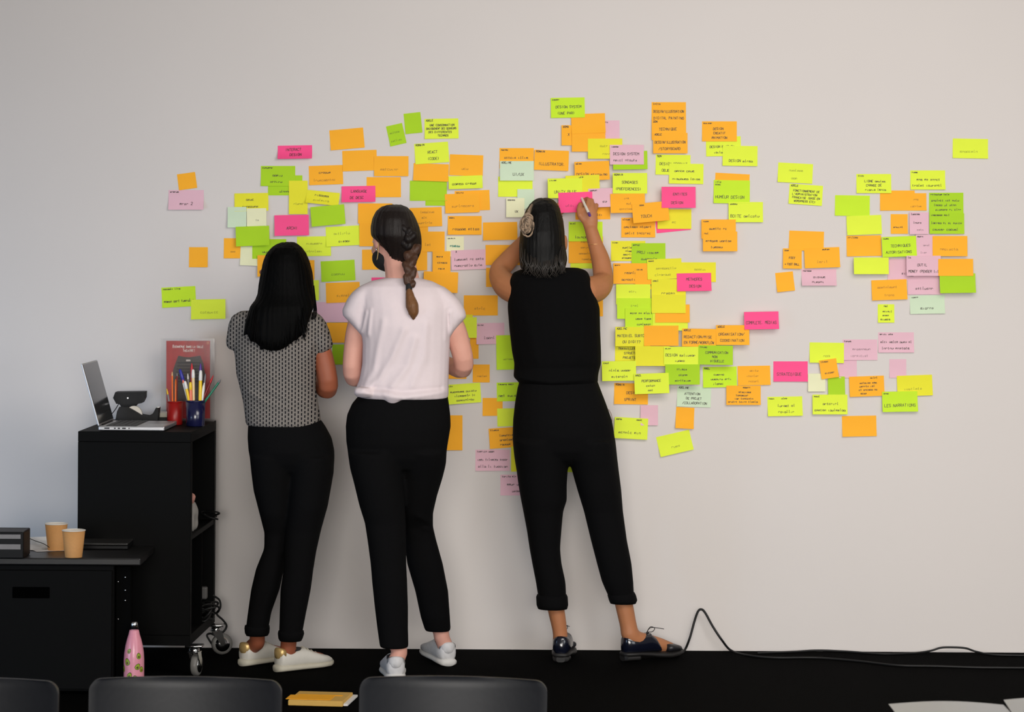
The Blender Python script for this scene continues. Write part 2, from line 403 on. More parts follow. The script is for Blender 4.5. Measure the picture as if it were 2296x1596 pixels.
# colour x0 y0 x1 y1 tilt,curl(mm) | writing | what singles it out      (bottom of a pile first)
NOTES = '''
K 378 426 457 470 0,14|^~6;~4 2|under a small orange note, above the laptop
O 399 388 440 424 8,4||stuck tilted on the top edge of a pale pink note
P 623 326 700 356 1,22|INTERACT;DESIGN|reading INTERACT DESIGN, curling strongly off the wall
G 601 393 678 438 0,2|  ;   ;~6|half hidden under another green note with scrawled header
G 585 372 662 417 0,5|^~7;~5;~6|with scrawled header, top of the green pair below INTERACT
W 648 405 690 480 0,3|*~6|standing upright beside the green pair
W 687 429 761 458 -6,12|~7;*~8|tilted, hanging curled above a blank green note
O 693 371 769 414 2,4|~6;*~11|between the green pair and the stepped orange notes
O 740 289 816 334 5,4||blank, topmost of the orange notes left of REACT
O 768 337 845 383 2,4||blank, first step below the topmost orange note
O 822 397 899 442 0,4||blank, lowest of the three stepped orange notes
O 839 350 916 395 0,4|*~8|second step, overlapping the lowest stepped orange note
P 766 417 842 453 1,18|LANGUAGE;DE DESC|reading LANGUAGE DE DESC
G 870 279 907 325 13,3|*~6;*~7|tilted, with faint pen lines, beside a blank green one
G 907 253 945 299 6,4||blank, at the very top beside the five-line note
Y 952 266 1028 311 1,5|^ADELE;UNE CONSOMMATION;BASIQUEMENT DES SERVEURS;DES DIFFERENTES;TECHNOS|crowded with five lines of black writing, above REACT
O 1008 347 1083 394 -2,3|*~3|blank, right of the REACT note
G 954 420 1001 461 0,2||mostly hidden under a bigger green note below REACT
G 919 405 1002 450 0,3||wide blank, under the tilted orange note below REACT
O 927 367 1006 406 -2,8||tilted, tucked directly under the REACT note
Y 930 320 1006 366 4,5|^ROMAIN;REACT;(CODE)|reading REACT in black marker
Y 1006 394 1082 423 2,12|~5 (~5)|curling, stuck on the lower edge of an orange note
O 1020 427 1098 472 2,3|^~5;     ~4 3|peeping out right behind another orange note, marked 3
O 998 434 1075 477 2,4|*~10|with faint writing, overlapping the orange note marked 3
O 1004 484 1080 526 0,10|^~4;~6 ~5|with two scrawled words, above the cream note with teal ink
O 1083 498 1160 538 1,12||blank, beside the twisted grey hair
C 1001 530 1040 575 0,4|^~5;!~6;~2|with a teal word, stuck over a pale pink note
K 1012 560 1090 604 2,6|^  X;~7 ~2 ~4;~9 ~4|with two black lines and an X, beside the cream note
O 1089 549 1166 594 0,3||behind the raised elbow of the person in black
O 1090 600 1130 643 0,2||peeping out under the raised elbow of the person in black
O 1040 662 1116 707 0,6|*~5|blank, alone between white sleeve and black top
W 1036 705 1060 730 0,2||mostly hidden under the small lime note by the sleeve
O 1054 754 1073 804 0,2||narrow, under the small lime note by the white sleeve
K 1068 724 1131 771 1,10|^~4;~5|beside the small lime note, left of the black top
Y 1030 711 1069 757 0,3||small, peeping from behind the white sleeve
L 1113 751 1160 828 1,5|*~6|standing upright, tucked behind the black top
O 985 805 1046 849 0,2||hidden behind the elbow of the person in white
O 1060 817 1098 857 0,4|*~6|small, beside the elbow of the person in white
Y 1003 860 1078 904 4,3|^~3;~8 ~6;~9 ~2;~10|with three scrawled lines, below the white sleeve's elbow
O 1082 892 1127 932 0,4||small, pinned between two lime notes left of black trousers
L 1114 857 1190 899 1,5|^~6 ~4;~3 ~5 ~3|with two scrawled lines, tucked behind the black waistband
Y 1115 915 1190 955 1,3||low, tucked behind the hip of the person in black
O 1097 958 1174 1003 4,4|^~6;~8;~9;~6|with scrawled lines, tucked behind the hip in black trousers
O 991 931 1037 1009 0,5||standing upright behind the hip of the person in white
W 1146 1000 1192 1056 0,2||showing as a sliver behind the black trouser leg
Y 1238 1012 1286 1058 0,2||seen through the gap between the legs of black trousers
K 1066 1008 1143 1055 0,8|^~7 ~4;~4 ~8 ~5;~4 ~2 ~7|with two lines, low on the wall beside black trousers
K 1122 1064 1198 1110 0,8|^~6 ~3;~4 ~5;~4|lowest of all notes, half behind a black trouser leg
W 526 433 602 473 1,6|~4;~8|above the small mint and cream notes
M 511 464 553 510 0,6||small blank, left of a cream one
C 554 467 598 507 1,5|*~2|small, between mint note and green note
P 616 482 693 528 1,6|ARCHI|reading ARCHI
G 698 461 774 505 5,5||blank tilted, right of ARCHI
O 502 534 545 579 0,4|*~3|small, peeping left from under a green note
C 539 553 579 595 -2,8||small, over the corner of a small orange note
G 566 536 642 580 0,2|~6|behind the top of the long black hair
O 578 572 622 620 0,2||mostly hidden behind the long black hair, face side
G 530 507 605 551 2,5||blank, above the small orange and cream pair
O 424 554 466 599 0,4||small blank, alone on bare wall
L 363 643 439 688 3,5|^~7 ~4;~5 ~4 ~8|with black scrawled lines, alone above the laptop
Y 429 671 506 715 1,9|*~8|overlapping the corner of a lime green note, above laptop
Y 666 530 742 574 1,3|*~8;*~10|under a tilted note, right of black hair's crown
Y 731 507 807 551 3,7|*~8;~6|tilted, left of the dark braided hair
G 720 584 796 630 3,5|*~6|blank, alone between black hair and face mask
O 660 583 705 627 0,2||peeping from behind the long black hair, upper
Y 672 628 715 673 0,2||peeping from behind the long black hair, lower
K 706 677 782 722 0,5||blank, between black hair and white sleeve
O 731 633 807 678 2,5|*~7|touching the shoulder of the white shirt
O 733 723 790 768 0,4||between patterned sleeve and bare upper arm
G 745 772 800 817 0,4||between two bare arms, under an orange note
P 833 622 885 650 0,2||almost hidden behind the white shirt's shoulder
O 806 500 884 552 0,2||lower, behind the crown of the braided head
O 803 456 880 501 0,3||upper one, behind the crown of the braided head
O 812 559 888 604 1,3||behind the face mask of the braided person
O 890 500 960 556 0,2||right behind the braided head, under others
O 888 556 958 606 0,2||behind the braid, just above the shirt collar
O 920 519 997 564 0,3|*~3|with a dark mark, right of the braided head
O 919 465 991 508 2,4|*~8;*~3;*~8|with three faint lines, right of the braided head
O 970 563 1010 611 0,4|~4;~6;~4|small, with three lines, left of pale pink note
O 950 609 1027 655 -2,6||on the wall behind the white shirt's right shoulder
K 1313 270 1389 311 0,8|^          ~4;      ~4|mostly covered by an orange note, near the top
O 1259 281 1335 326 0,3|^ROMA;   X;OPT|reading OPT, half covered by another orange note
O 1282 297 1357 340 0,3||middle of the orange pile under the topmost lime note
O 1281 255 1357 299 2,9||blank, front of the orange pile under the topmost lime note
L 1235 219 1311 264 1,5|^~5;DESIGN SYSTEM;(UNE PAR)|reading DESIGN SYSTEM, topmost note of the wall
W 1318 311 1395 356 0,4|*~4;*~4|below the orange pile, behind a pale pink note
G 1374 339 1451 380 1,8||mostly covered by a pale pink note
K 1367 325 1443 369 0,5|^~5;DESIGN SYSTEM;~5 ~6|reading DESIGN SYSTEM
O 1288 362 1366 404 2,4|^~4;DESIGN ~8|with one line starting DESIGN, left of SONDAGES
O 1120 332 1197 378 0,6|^~5;  ~6 ~5;~6 ~5|tucked behind the UI/UX note
Y 1117 396 1194 441 0,4|^~3     ~6|under the mint UI/UX note
M 1121 361 1197 405 0,6|^ADELINE;UI/UX|reading UI/UX
M 1160 424 1198 469 0,5||small blank, above the twisted grey hair
C 1135 444 1176 487 0,4|^~5;UX|small, reading UX, behind the hair clip
O 1198 337 1275 382 -2,6|^ROMAIN;ILLUSTRATOR.|reading ILLUSTRATOR
W 1268 393 1344 438 2,3|^        ~3|behind the lime note reading UNITY
Y 1228 400 1305 444 1,4|^~5;UNITY BLUE|reading UNITY, above the writing hand
O 1290 447 1368 492 1,2|   ;     ~9|behind the writing hand
K 1319 422 1394 464 2,8|^~5;~2|right of the writing hand
O 1368 434 1445 477 1,5|*~3;*~3;*~8|under SONDAGES, right of the pale pink note
K 1319 421 1394 464 2,8|^~5;  ~2|beside the pink note being written on
P 1252 431 1328 476 2,4|*~4 ~3|being written on by the person in black
Y 1373 388 1450 434 0,5|^ROMAIN;SONDAGES;(PREFERENCES)|reading SONDAGES
P 1470 476 1547 519 6,2||almost hidden behind a yellow note below ENTITES
Y 1474 470 1503 510 0,2|~3|thin strip left of the blank yellow note
O 1393 488 1469 532 0,4|^~5;~7 ~6;~5 ~7|with two faint lines, lowest of the TOUCH pile
W 1474 469 1550 513 0,4|*~2|blank, right of the TOUCH note
O 1417 454 1498 497 5,6|^    ~3;    TOUCH|reading TOUCH
P 1482 419 1558 466 0,5|ENTITES;DESIGN|reading ENTITES DESIGN
O 1461 229 1538 275 0,3|^~5;DESSIN/ILLUSTRATION;DIGITAL PAINTING|reading DIGITAL PAINTING, top of a column of three
O 1461 269 1538 314 0,3|^SON;TECHNIQUE;BRUITAGE|middle of the orange column of three
O 1464 298 1541 344 0,6|^ADELE;DESSIN/ILLUSTRATION;/STORYBOARD|reading STORYBOARD, bottom of the orange column
Y 1470 347 1548 392 -1,4|^SON;DESIGN PRODUIT;OBJET / ~5|reading DESIGN PRODUIT, under the orange column
Y 1500 367 1577 412 -1,5|~5 ~4;(~8 ~5)|overlapping DESIGN PRODUIT, lower and to its right
Y 1583 306 1661 350 1,4|  ;DESIGN FICTION;    ~5|reading DESIGN FICTION, under a lone orange note
O 1574 272 1652 317 0,4|^~6;DESIGN;CREATIF;ANIMATION|reading ANIMATION, above two lime notes
Y 1620 327 1698 372 -1,5|  ;DESIGN ~5|overlapping DESIGN FICTION, lower and to its right
O 1603 389 1680 432 -3,3||showing as a strip above the HUMEUR note
L 1600 404 1681 456 -1,8|^~4;^~4;HUMEUR DESIGN|reading HUMEUR DESIGN
Y 1633 453 1710 498 0,7|^~5;BOITE ~7|reading BOITE, below HUMEUR DESIGN
O 1572 492 1649 535 0,3|^~4;~6 ~2;~5|upper of an isolated orange pair with writing
O 1575 519 1652 563 0,7|^~3;~6 ~6;    ~6|lower of an isolated orange pair with writing
W 1370 540 1447 585 0,3|^~4;~6;~5;~7;~6|with four lines, half under a green note, by bare elbow
G 1416 545 1492 590 0,5|^~5;PROJ ~6;~8|with two lines, right of a yellow four-line note
O 1375 590 1452 636 0,3|^~4;~7;~8|beside the bare elbow of the person in black
O 1424 600 1500 648 0,3|^~4;~4;~5|overlapped by yellow notes, beside another orange one
W 1528 588 1605 632 0,5|*~6;*~6|blank end of the yellow row above METHODES
W 1451 580 1528 625 2,4|^~4;*~10;*~8|with faint lines, in the yellow row above METHODES
W 1460 625 1537 670 0,3|^~4;~6|left of METHODES DESIGN, with one word
P 1517 612 1594 652 1,12|METHODES;DESIGN|reading METHODES DESIGN
Y 1381 637 1458 682 0,2|*~4;*~5|upper left of the big yellow pile under the elbow
L 1383 668 1460 714 0,3|*~4;~4|lower left of the big yellow pile under the elbow
L 1401 690 1478 735 0,3|~4 ~2 ~5;~4 ~4;~8|with three lines, left of a shaded orange note
Y 1463 697 1541 740 0,2||sliver under the orange notes of the yellow pile
O 1468 682 1545 722 0,4|^~4 ~7|tucked under a blank yellow note
W 1460 661 1536 701 0,5||blank, lowest of the yellow notes under METHODES
W 1379 765 1456 810 0,3|^ADELE;TRAVAILLER SUR;STRUCTURES;PROJETS MAIL|four lines starting TRAVAILLER
W 1379 732 1457 775 0,3|^ADELINE;MATERIEL SURTOUT;OU DIGIT?|reading MATERIEL
W 1423 775 1500 819 0,4||blank, below the blank orange note beside MATERIEL
O 1443 729 1520 774 0,6||blank, right of MATERIEL
O 1528 736 1604 776 -1,5|^ADELE;REDACTION/MISE;EN FORME/WORKFLOW|reading REDACTION
O 1604 728 1678 772 0,7|^ADELE;ORGANISATION/;COORDINATION|reading ORGANISATION
P 1667 698 1744 737 1,14|COMPLETE. MEDIAS|reading COMPLETE MEDIAS
Y 1487 776 1565 816 0,4|^~4;DESIGN ~8;      ~5|between blank yellow and green COMMUNICATION
G 1564 773 1641 816 -1,6|^~5;COMMUNICATION;NON;VISUELLE|reading COMMUNICATION
G 1490 815 1567 860 0,4|~6;~5;~9|with three lines, below the lime DESIGN one
Y 1349 808 1425 852 1,3|^~4;~5 ~5;~8|touching the waist of the black top
O 1377 859 1453 906 -1,6|^ROMAIN;DESIGN;SPRINT|reading DESIGN SPRINT
Y 1421 835 1498 880 2,6|^MAEL;PERFORMANCE;~5;~3|reading PERFORMANCE
K 1436 908 1475 953 0,4||small, below DESIGN SPRINT
Y 1377 936 1452 983 -3,5|^~4           ~4;~6 ~3|beside the trouser pocket of the person in black
O 1515 913 1556 960 -3,16||small, alone under the mint note with three lines
M 1518 866 1594 912 -2,5|^ADELINE;ATTENTION;DE PROJET;/COLLABORATION|reading COLLABORATION
L 1576 822 1652 868 1,8|^MAEL;~6;~7 ~4;~6|left of a shaded orange note, with three faint lines
O 1654 820 1727 863 1,9|*~5;*~7;*~6|with faint lines, between lime green and STRATEGIQUE
O 1628 864 1705 907 0,5|^          ~5;~8;~8;~3 ~8;~6 ~5 ~6|crowded with four lines, low on the wall
Y 1475 971 1551 1016 13,12|*~4|strongly tilted, alone on bare wall beside the black trousers
P 1734 810 1811 855 0,8|STRATEGIQUE|reading STRATEGIQUE
C 1811 837 1850 877 0,3||small blank, beside STRATEGIQUE
K 1881 806 1921 847 0,5||small, under a wide pale pink note, behind orange
K 1889 761 1967 807 0,5|^~5;*~9;*    ~9|between a lime note and the wide two-line pink note
Y 1815 768 1892 813 -1,10|*~3|blank, above a small tilted orange note
G 1856 844 1894 886 1,5||small, under a small tilted orange note
O 1838 805 1877 847 8,7|^~5;~6|small tilted, overlapping a blank lime note
K 1969 745 2049 790 0,8|^~5 ~3;~4 ~5 ~4 ~2;~6 ~7|with two dark lines, outermost of the pale pink pair
K 1994 805 2032 847 0,4||small blank, alone under the wide two-line pink note
O 1904 843 1982 888 2,6|^             ~5;~7 ~3;~6 ~3;~2 ~6 ~2;      ~4|with three black lines, right of a small green note
W 2011 841 2090 887 2,6|*~8|behind the lime green NARRATIONS note
L 1977 877 2056 922 1,9|^~4;LES NARRATIONS|reading LES NARRATIONS
Y 1721 889 1799 932 1,12|^~4     ~4;~6 ~2;~8|with two lines, below STRATEGIQUE
Y 1821 884 1899 928 0,7|^~4;~8;~6 ~9|with two lines, under the small green note
O 1888 932 1965 978 1,7||blank, alone below the orange note with three black lines
Y 1968 682 2005 723 0,6|^   ~3;~6;~4;~6|small, with three lines, alone under the blush cluster
Y 2136 311 2215 355 -1,7|*~8|alone, outermost note on the wall
Y 1744 366 1822 410 -3,6|*~7;*~3|with faint lines, above ADMINISTRATION
Y 1769 414 1844 459 -4,7|^ADELE;FONCTIONNEMENT DE;L'ADMINISTRATION;FRANCAISE (BASE EN;WORDPRESS ETC)|reading ADMINISTRATION
O 1973 427 2051 472 0,4||left of two orange notes under CHANGE
O 2032 433 2077 472 0,4|*~3;*~7|small, overlapping a wider orange note
Y 1920 390 1998 433 0,10|^~4;LIGNE ~6;CHANGE DE;~6 ~5|reading CHANGE DE
Y 2041 382 2119 425 0,10|^~4;~3 ~2 ~5;~6 ~8|with two lines, above the two green notes
L 1872 438 1950 484 -1,5||blank, between CHANGE DE and a lower blank lime note
G 2083 432 2160 478 0,3|^~8 ~4;~7 ~3 ~4;  ~5 ~2 ~4;   ~7 ~2 ~4|with three lines, above another green one
G 2083 478 2161 524 0,5|^~8 ~4;~6 ~2 ~2 ~5;~6 ~6|with two lines, under another green one
Y 1898 483 1976 526 2,5||blank, above the shaded orange note of the cluster
O 1997 480 2035 524 0,5|~6|small, with one word, left of a pale pink note
K 2038 476 2081 525 0,4|^~6;~5;*~4|between small orange and green notes
O 1898 528 1976 574 1,6|^~7|left of TECHNIQUES
K 2052 526 2094 576 0,3|^~4;*~4;*~4|between TECHNIQUES and a blank orange note
L 1976 530 2053 575 2,8|^~4;TECHNIQUES;AUTORISATIONS|reading TECHNIQUES
O 2089 529 2167 574 0,5|*~8|blank, right of TECHNIQUES
K 1990 580 2067 629 0,3|~4|half hidden behind a lime note under TECHNIQUES
Y 1912 577 1990 614 0,7||blank, under the orange note left of TECHNIQUES
K 2035 614 2111 660 0,3|^~3;~8|lower of the big pale pink pair
K 2030 573 2107 618 0,3|^~2;OUTIL;MONEY (PENSER ~3)|reading OUTIL, upper of the big pale pink pair
G 2104 613 2184 656 1,10||blank, under an orange note right of the pink pair
O 2101 580 2179 618 0,4||blank, stuck over the top of a green note
O 1954 627 2033 672 2,7|*~10;*~5|left of the lower big pale pink note
M 2040 662 2118 703 1,10|^~5;~6|under the big pale pink pair
O 1769 518 1847 562 -2,9||blank, above the FOOT note
K 1797 603 1875 640 0,18|^~6;~6;~6|curling, under the two orange notes right of FOOT
O 1803 555 1882 600 2,8|^           ~5;*~5|right of FOOT
O 1755 557 1797 602 -1,8|^~3;FOOT;+ FOOT BALL|small, reading FOOT
O 1740 610 1780 653 6,10||small tilted blank, below FOOT
Y 1279 566 1352 602 0,2||lowest of the pile between grey hair and forearm
O 1275 530 1352 590 0,3|*~5;*~6;*~7;*~7|with faint lines, between grey hair and forearm
L 1275 497 1351 541 0,4|^~4;;   ~8|above the orange one between grey hair and forearm
O 1300 664 1352 709 0,2||sliver behind the right side of the black top
'''

placed = []


class Note:
    def __init__(s, x0, y0, x1, y1, rot, curl, corner):
        s.cx, s.cy, s.w, s.h = (x0 + x1) / 2, (y0 + y1) / 2, x1 - x0, y1 - y0
        s.c, s.s = math.cos(math.radians(rot)), math.sin(math.radians(rot))
        s.curl, s.corner, s.base = curl, corner, 0.0006

    def rel(s, u, v):                       # curl away from the wall; u, v in 0..1, v down
        k, a = s.corner
        e = (u if k else 1 - u)
        return s.curl * max(0.0, v - 0.12) ** 2 * 1.3 + a * max(0.0, e + v - 1.35) ** 2 + a * 0.5 * max(0.0, (1 - e) - v - 0.75) ** 2

    def px(s, u, v):
        a, b = (u - 0.5) * s.w, (v - 0.5) * s.h
        return s.cx + a * s.c + b * s.s, s.cy - a * s.s + b * s.c

    def uv(s, x, y):
        dx, dy = x - s.cx, y - s.cy
        return (dx * s.c - dy * s.s) / s.w + 0.5, (dx * s.s + dy * s.c) / s.h + 0.5

    def P(s, u, v, lift=0.0):
        x, y = s.px(u, v)
        p = W(x, y, 0)
        p.y = -(s.base + s.rel(u, v) + lift)
        return p


rnd = random.Random(11)
seen_rows = set()
for row in NOTES.strip().split('\n'):
    head, text, tail = row.split('|')
    k, x0, y0, x1, y1, rc = head.split()
    rot, curl = rc.split(',')
    x0, y0, x1, y1 = map(float, (x0, y0, x1, y1))
    if (k, x1, y1) in seen_rows:
        continue
    seen_rows.add((k, x1, y1))
    N = Note(x0, y0, x1, y1, float(rot), float(curl) / 1000, (rnd.randint(0, 1), rnd.uniform(0, 0.012)))
    for Q in placed:                        # lie on whatever is already stuck there
        if abs(Q.cx - N.cx) > 95 or abs(Q.cy - N.cy) > 95:
            continue
        for i in range(9):
            for j in range(9):
                x, y = N.px(i / 8, j / 8)
                u, v = Q.uv(x, y)
                if -0.03 <= u <= 1.03 and -0.03 <= v <= 1.03:
                    need = Q.base + Q.rel(min(1, max(0, u)), min(1, max(0, v))) + 0.0009 - N.rel(i / 8, j / 8)
                    N.base = max(N.base, need)
    placed.append(N)
    small = (x1 - x0) < 56 and (y1 - y0) < 56
    t = tail
    lab = PAPER[k][1] + (' small' if small and 'small' not in t else '') + ' sticky note ' + t
    nu, nv = 6, 8
    org = N.P(0.5, 0.5)
    V = [N.P(i / nu, j / nv) for j in range(nv + 1) for i in range(nu + 1)]
    V += [p + Vector((0, 0.0003, 0)) for p in V]
    L = (nu + 1) * (nv + 1)
    Fc = []
    for j in range(nv):
        for i in range(nu):
            a = j * (nu + 1) + i
            Fc += [(a, a + nu + 1, a + nu + 2, a + 1), (a + L, a + 1 + L, a + nu + 2 + L, a + nu + 1 + L)]
    o = obj('sticky_note', (V, Fc), PM[k], None, org, True)
    tag(o, lab, 'sticky note', 'sticky notes on the wall')
    if not text.strip():
        continue
    lines = text.split(';')
    body = [l for l in lines if not l.startswith('^')]
    nb = max(1, len(body))
    bh = {1: 7.2, 2: 6.4, 3: 5.6, 4: 5.0, 5: 4.6}.get(nb, 4.5)
    if (x1 - x0) < 50: bh = min(bh, 5.2)
    quads = {'ink': [], 'faint': [], 'teal': []}
    hy = 5.6
    by = 0
    hn = sum(1 for l in lines if l.startswith('^'))
    area_top = 6.5 * hn + (2 if hn else 0)
    step = (N.h - area_top - 3) / (nb + 0.35)
    for l in lines:
        ink = 'ink'
        if l.startswith('^'):
            h, y, x = 4.0, hy, 3.5
            hy += 6
            l = l[1:]
        else:
            by += 1
            h = min(bh * 0.86, step * 0.72)
            y = area_top + step * by + h * 0.1
            x = None
        if l.startswith('*'):
            ink, l = 'faint', l[1:]
        if l.startswith('!'):
            ink, l = 'teal', l[1:]
        if not l.strip():
            continue
        lead = len(l) - len(l.lstrip(' '))
        l = l.strip()
        mx = N.w - 8 - lead * 3.0
        sts, wd = strokes(l, 0, 0, h, rnd, mx)
        if x is None:
            x = max(4, min((N.w - wd) / 2 + rnd.uniform(-4, 4), N.w - wd - 4)) if not lead else 4
        x = min(x + lead * 3.4, max(3, N.w - wd - 3))
        wd2 = {'ink': 0.46, 'faint': 0.42, 'teal': 0.8}[ink]
        for st in sts:
            for (ax, ay), (bx_, by_) in zip(st[:-1], st[1:]):
                dx, dy = bx_ - ax, by_ - ay
                ln = math.hypot(dx, dy) or 1
                nx, ny = -dy / ln * wd2, dx / ln * wd2
                ex, ey = dx / ln * wd2 * 0.5, dy / ln * wd2 * 0.5
                q = [(ax + nx - ex, ay + ny - ey), (bx_ + nx + ex, by_ + ny + ey), (bx_ - nx + ex, by_ - ny + ey), (ax - nx - ex, ay - ny - ey)]
                quads[ink].append([N.P(min(1, max(0, (x + a) / N.w)), min(1, max(0, (y + b) / N.h)), 0.00045) for a, b in q])
    for ink, qs in quads.items():
        if not qs:
            continue
        V = [p for q in qs for p in q]
        Fc = [(4 * i + 3, 4 * i + 2, 4 * i + 1, 4 * i) for i in range(len(qs))]
        m = {'ink': ink_m, 'faint': faint_m[k], 'teal': teal_m}[ink]
        tag(obj('handwriting', (V, Fc), m, o, org), kind='stuff')

# ------------------------------------------------------------------ furniture and things on the left
blk = mat('black_laminate', (7, 7, 7), 0.6, 0.10, 40.0, 0.02, spec=0.07)
blk_in = mat('black_laminate_inner', (4, 4, 4), 0.8, 0.10, 40.0, spec=0.04)
chrome = mat('chrome', (200, 200, 200), 0.18, 0.03, metal=1.0)
tyre = mat('grey_caster_tyre', (120, 118, 114), 0.45, 0.05)
black_pl = mat('black_plastic', (11, 11, 12), 0.5, 0.08, 60.0, spec=0.2)
black_rub = mat('black_rubber', (14, 14, 14), 0.55, 0.08, spec=0.4)

# shelf cabinet on casters ------------------------------------------------
CW, CL, CZ0, CZ1 = 0.398, 0.60, 0.112, 0.858
cfl = W(175, 967, 0.70); cfl.z = 0
MC = Matrix.Translation(cfl) @ Matrix.Rotation(math.radians(-2.6), 4, 'Z')      # local x right, y towards the wall
cab = thing('shelf_cabinet', 'tall black shelf cabinet on casters with laptop and pens on top', 'cabinet', cfl)


def cb(name, c, s, m=blk, bev=0.0015, parent=cab):
    return obj(name, box(c, s, MC, bev, 1), m, parent, cfl)


th = 0.036
cb('top_board', (CW / 2, CL / 2, CZ1 - th / 2), (CW, CL, th))
cb('bottom_board', (CW / 2, CL / 2, CZ0 + th / 2), (CW, CL, th))
for yy in (th / 2, CL - th / 2):
    cb('side_panel', (CW / 2, yy, (CZ0 + CZ1) / 2), (CW, th, CZ1 - CZ0 - 2 * th))
zm = (CZ0 + CZ1) / 2
cb('back_panel', (0.006, CL / 2, zm), (0.012, CL - 2 * th, CZ1 - CZ0 - 2 * th), blk_in)
cb('shelf', (CW / 2 + 0.006, CL / 2, 0.487), (CW - 0.014, CL - 2 * th, 0.018), blk)
cb('divider', (CW / 2 + 0.006, CL / 2, (CZ0 + th + 0.478) / 2), (CW - 0.02, 0.018, 0.478 - CZ0 - th), blk_in)
for cx_, cy_, yaw in ((CW + 0.012, 0.03, 80), (CW + 0.012, CL - 0.05, 20), (0.05, 0.06, 40), (0.05, CL - 0.06, 10)):
    c = obj('caster', join(box((0, 0, CZ0 - 0.003), (0.06, 0.06, 0.006), MC @ Matrix.Translation((cx_, cy_, 0)), 0.001, 1),
                           lathe([(0.016, CZ0 - 0.03), (0.02, CZ0 - 0.022), (0.016, CZ0 - 0.006)], MC @ Vector((cx_, cy_, 0)), 16)), chrome, cab, cfl, True)
    Mw = MC @ Matrix.Translation((cx_, cy_, 0)) @ Matrix.Rotation(math.radians(yaw), 4, 'Z')
    off = 0.022
    rot = Matrix.Rotation(math.pi / 2, 4, 'X')
    pr = [(0.028, -0.012), (0.036, -0.011), (0.039, -0.006), (0.039, 0.006), (0.036, 0.011), (0.028, 0.012)]
    v, f = lathe(pr, (0, 0, 0), 24, rot)
    obj('wheel', ([Mw @ (p + Vector((off, 0, 0.039))) for p in v], f), tyre, c, cfl, True)
    v, f = lathe([(0.006, -0.016), (0.027, -0.0135), (0.027, 0.0135), (0.006, 0.016)], (0, 0, 0), 20, rot)
    obj('hub', ([Mw @ (p + Vector((off, 0, 0.039))) for p in v], f), chrome, c, cfl, True)
    fk = []
    for sgn in (-1, 1):
        poly = [Mw @ Vector((x, 0, z)) for x, z in ((-0.018, 0.088), (0.018, 0.088), (0.03, 0.05), (0.026, 0.034), (0.016, 0.034), (0.0, 0.06))]
        n_ = (Mw.to_3x3() @ Vector((0, 1, 0)))
        fk.append(prism(poly, n_ * (0.0165 * sgn), n_ * (0.0185 * sgn)))
    obj('fork', join(*fk, box((0, 0, 0.087), (0.04, 0.039, 0.004), Mw)), chrome, c, cfl)

# laptop seen from its side, screen to the left ----------------------------
silver = mat('laptop_aluminium', (176, 176, 178), 0.35, 0.03, 80.0, metal=0.75)
dark_gl = mat('dark_screen_glass', (18, 19, 21), 0.12, 0.02, spec=0.6)
keys_m = mat('laptop_keys', (24, 24, 25), 0.5, 0.05)
lp = MC @ Vector((0.068, 0.02, CZ1 + 0.001))
ML = Matrix.Translation(lp) @ Matrix.Rotation(math.radians(-2.0), 4, 'Z')
lap = thing('laptop', 'open silver laptop standing on the black cabinet beside a tape dispenser', 'laptop', lp)
LB, LWd = 0.232, 0.295
obj('base', box((LB / 2, LWd / 2, 0.0085), (LB, LWd, 0.015), ML, 0.003, 2), silver, lap, lp)
kb = obj('keyboard', box((0.078, LWd / 2, 0.0165), (0.108, 0.272, 0.0012), ML), keys_m, lap, lp)
for r in range(5):
    for k in range(13):
        obj('key', box((0.036 + r * 0.0212, 0.024 + k * 0.0205, 0.0177), (0.0175, 0.0178, 0.0014), ML, 0.0004, 1), keys_m, kb, lp)
obj('trackpad', box((0.187, LWd / 2, 0.0163), (0.072, 0.11, 0.0008), ML), mat('trackpad_grey', (150, 150, 152), 0.3, 0.02), lap, lp)
for k, (x, w) in enumerate(((0.03, 0.018), (0.058, 0.006), (0.072, 0.008), (0.09, 0.013), (0.108, 0.004))):
    obj('port', box((x, -0.0002, 0.009), (w, 0.001, 0.005), ML), keys_m, lap, lp)
Ms = ML @ Matrix.Translation((0.004, 0, 0.017)) @ Matrix.Rotation(math.radians(-16), 4, 'Y')
lid = obj('screen_lid', box((-0.003, LWd / 2, 0.113), (0.006, LWd, 0.226), Ms, 0.0025, 2), silver, lap, lp)
obj('screen_glass', box((0.0003, LWd / 2, 0.114), (0.0012, LWd - 0.008, 0.214), Ms, 0.0005, 1), dark_gl, lid, lp)
obj('hinge', tube([ML @ Vector((0.004, 0.05, 0.016)), ML @ Vector((0.004, LWd - 0.05, 0.016))], 0.005, 10), black_pl, lap, lp, True)

# tape dispenser ------------------------------------------------------------
TOP = CZ1 + 0.0005


def on_top(px, py, d):
    p = W(px, py, d); p.z = TOP
    return p


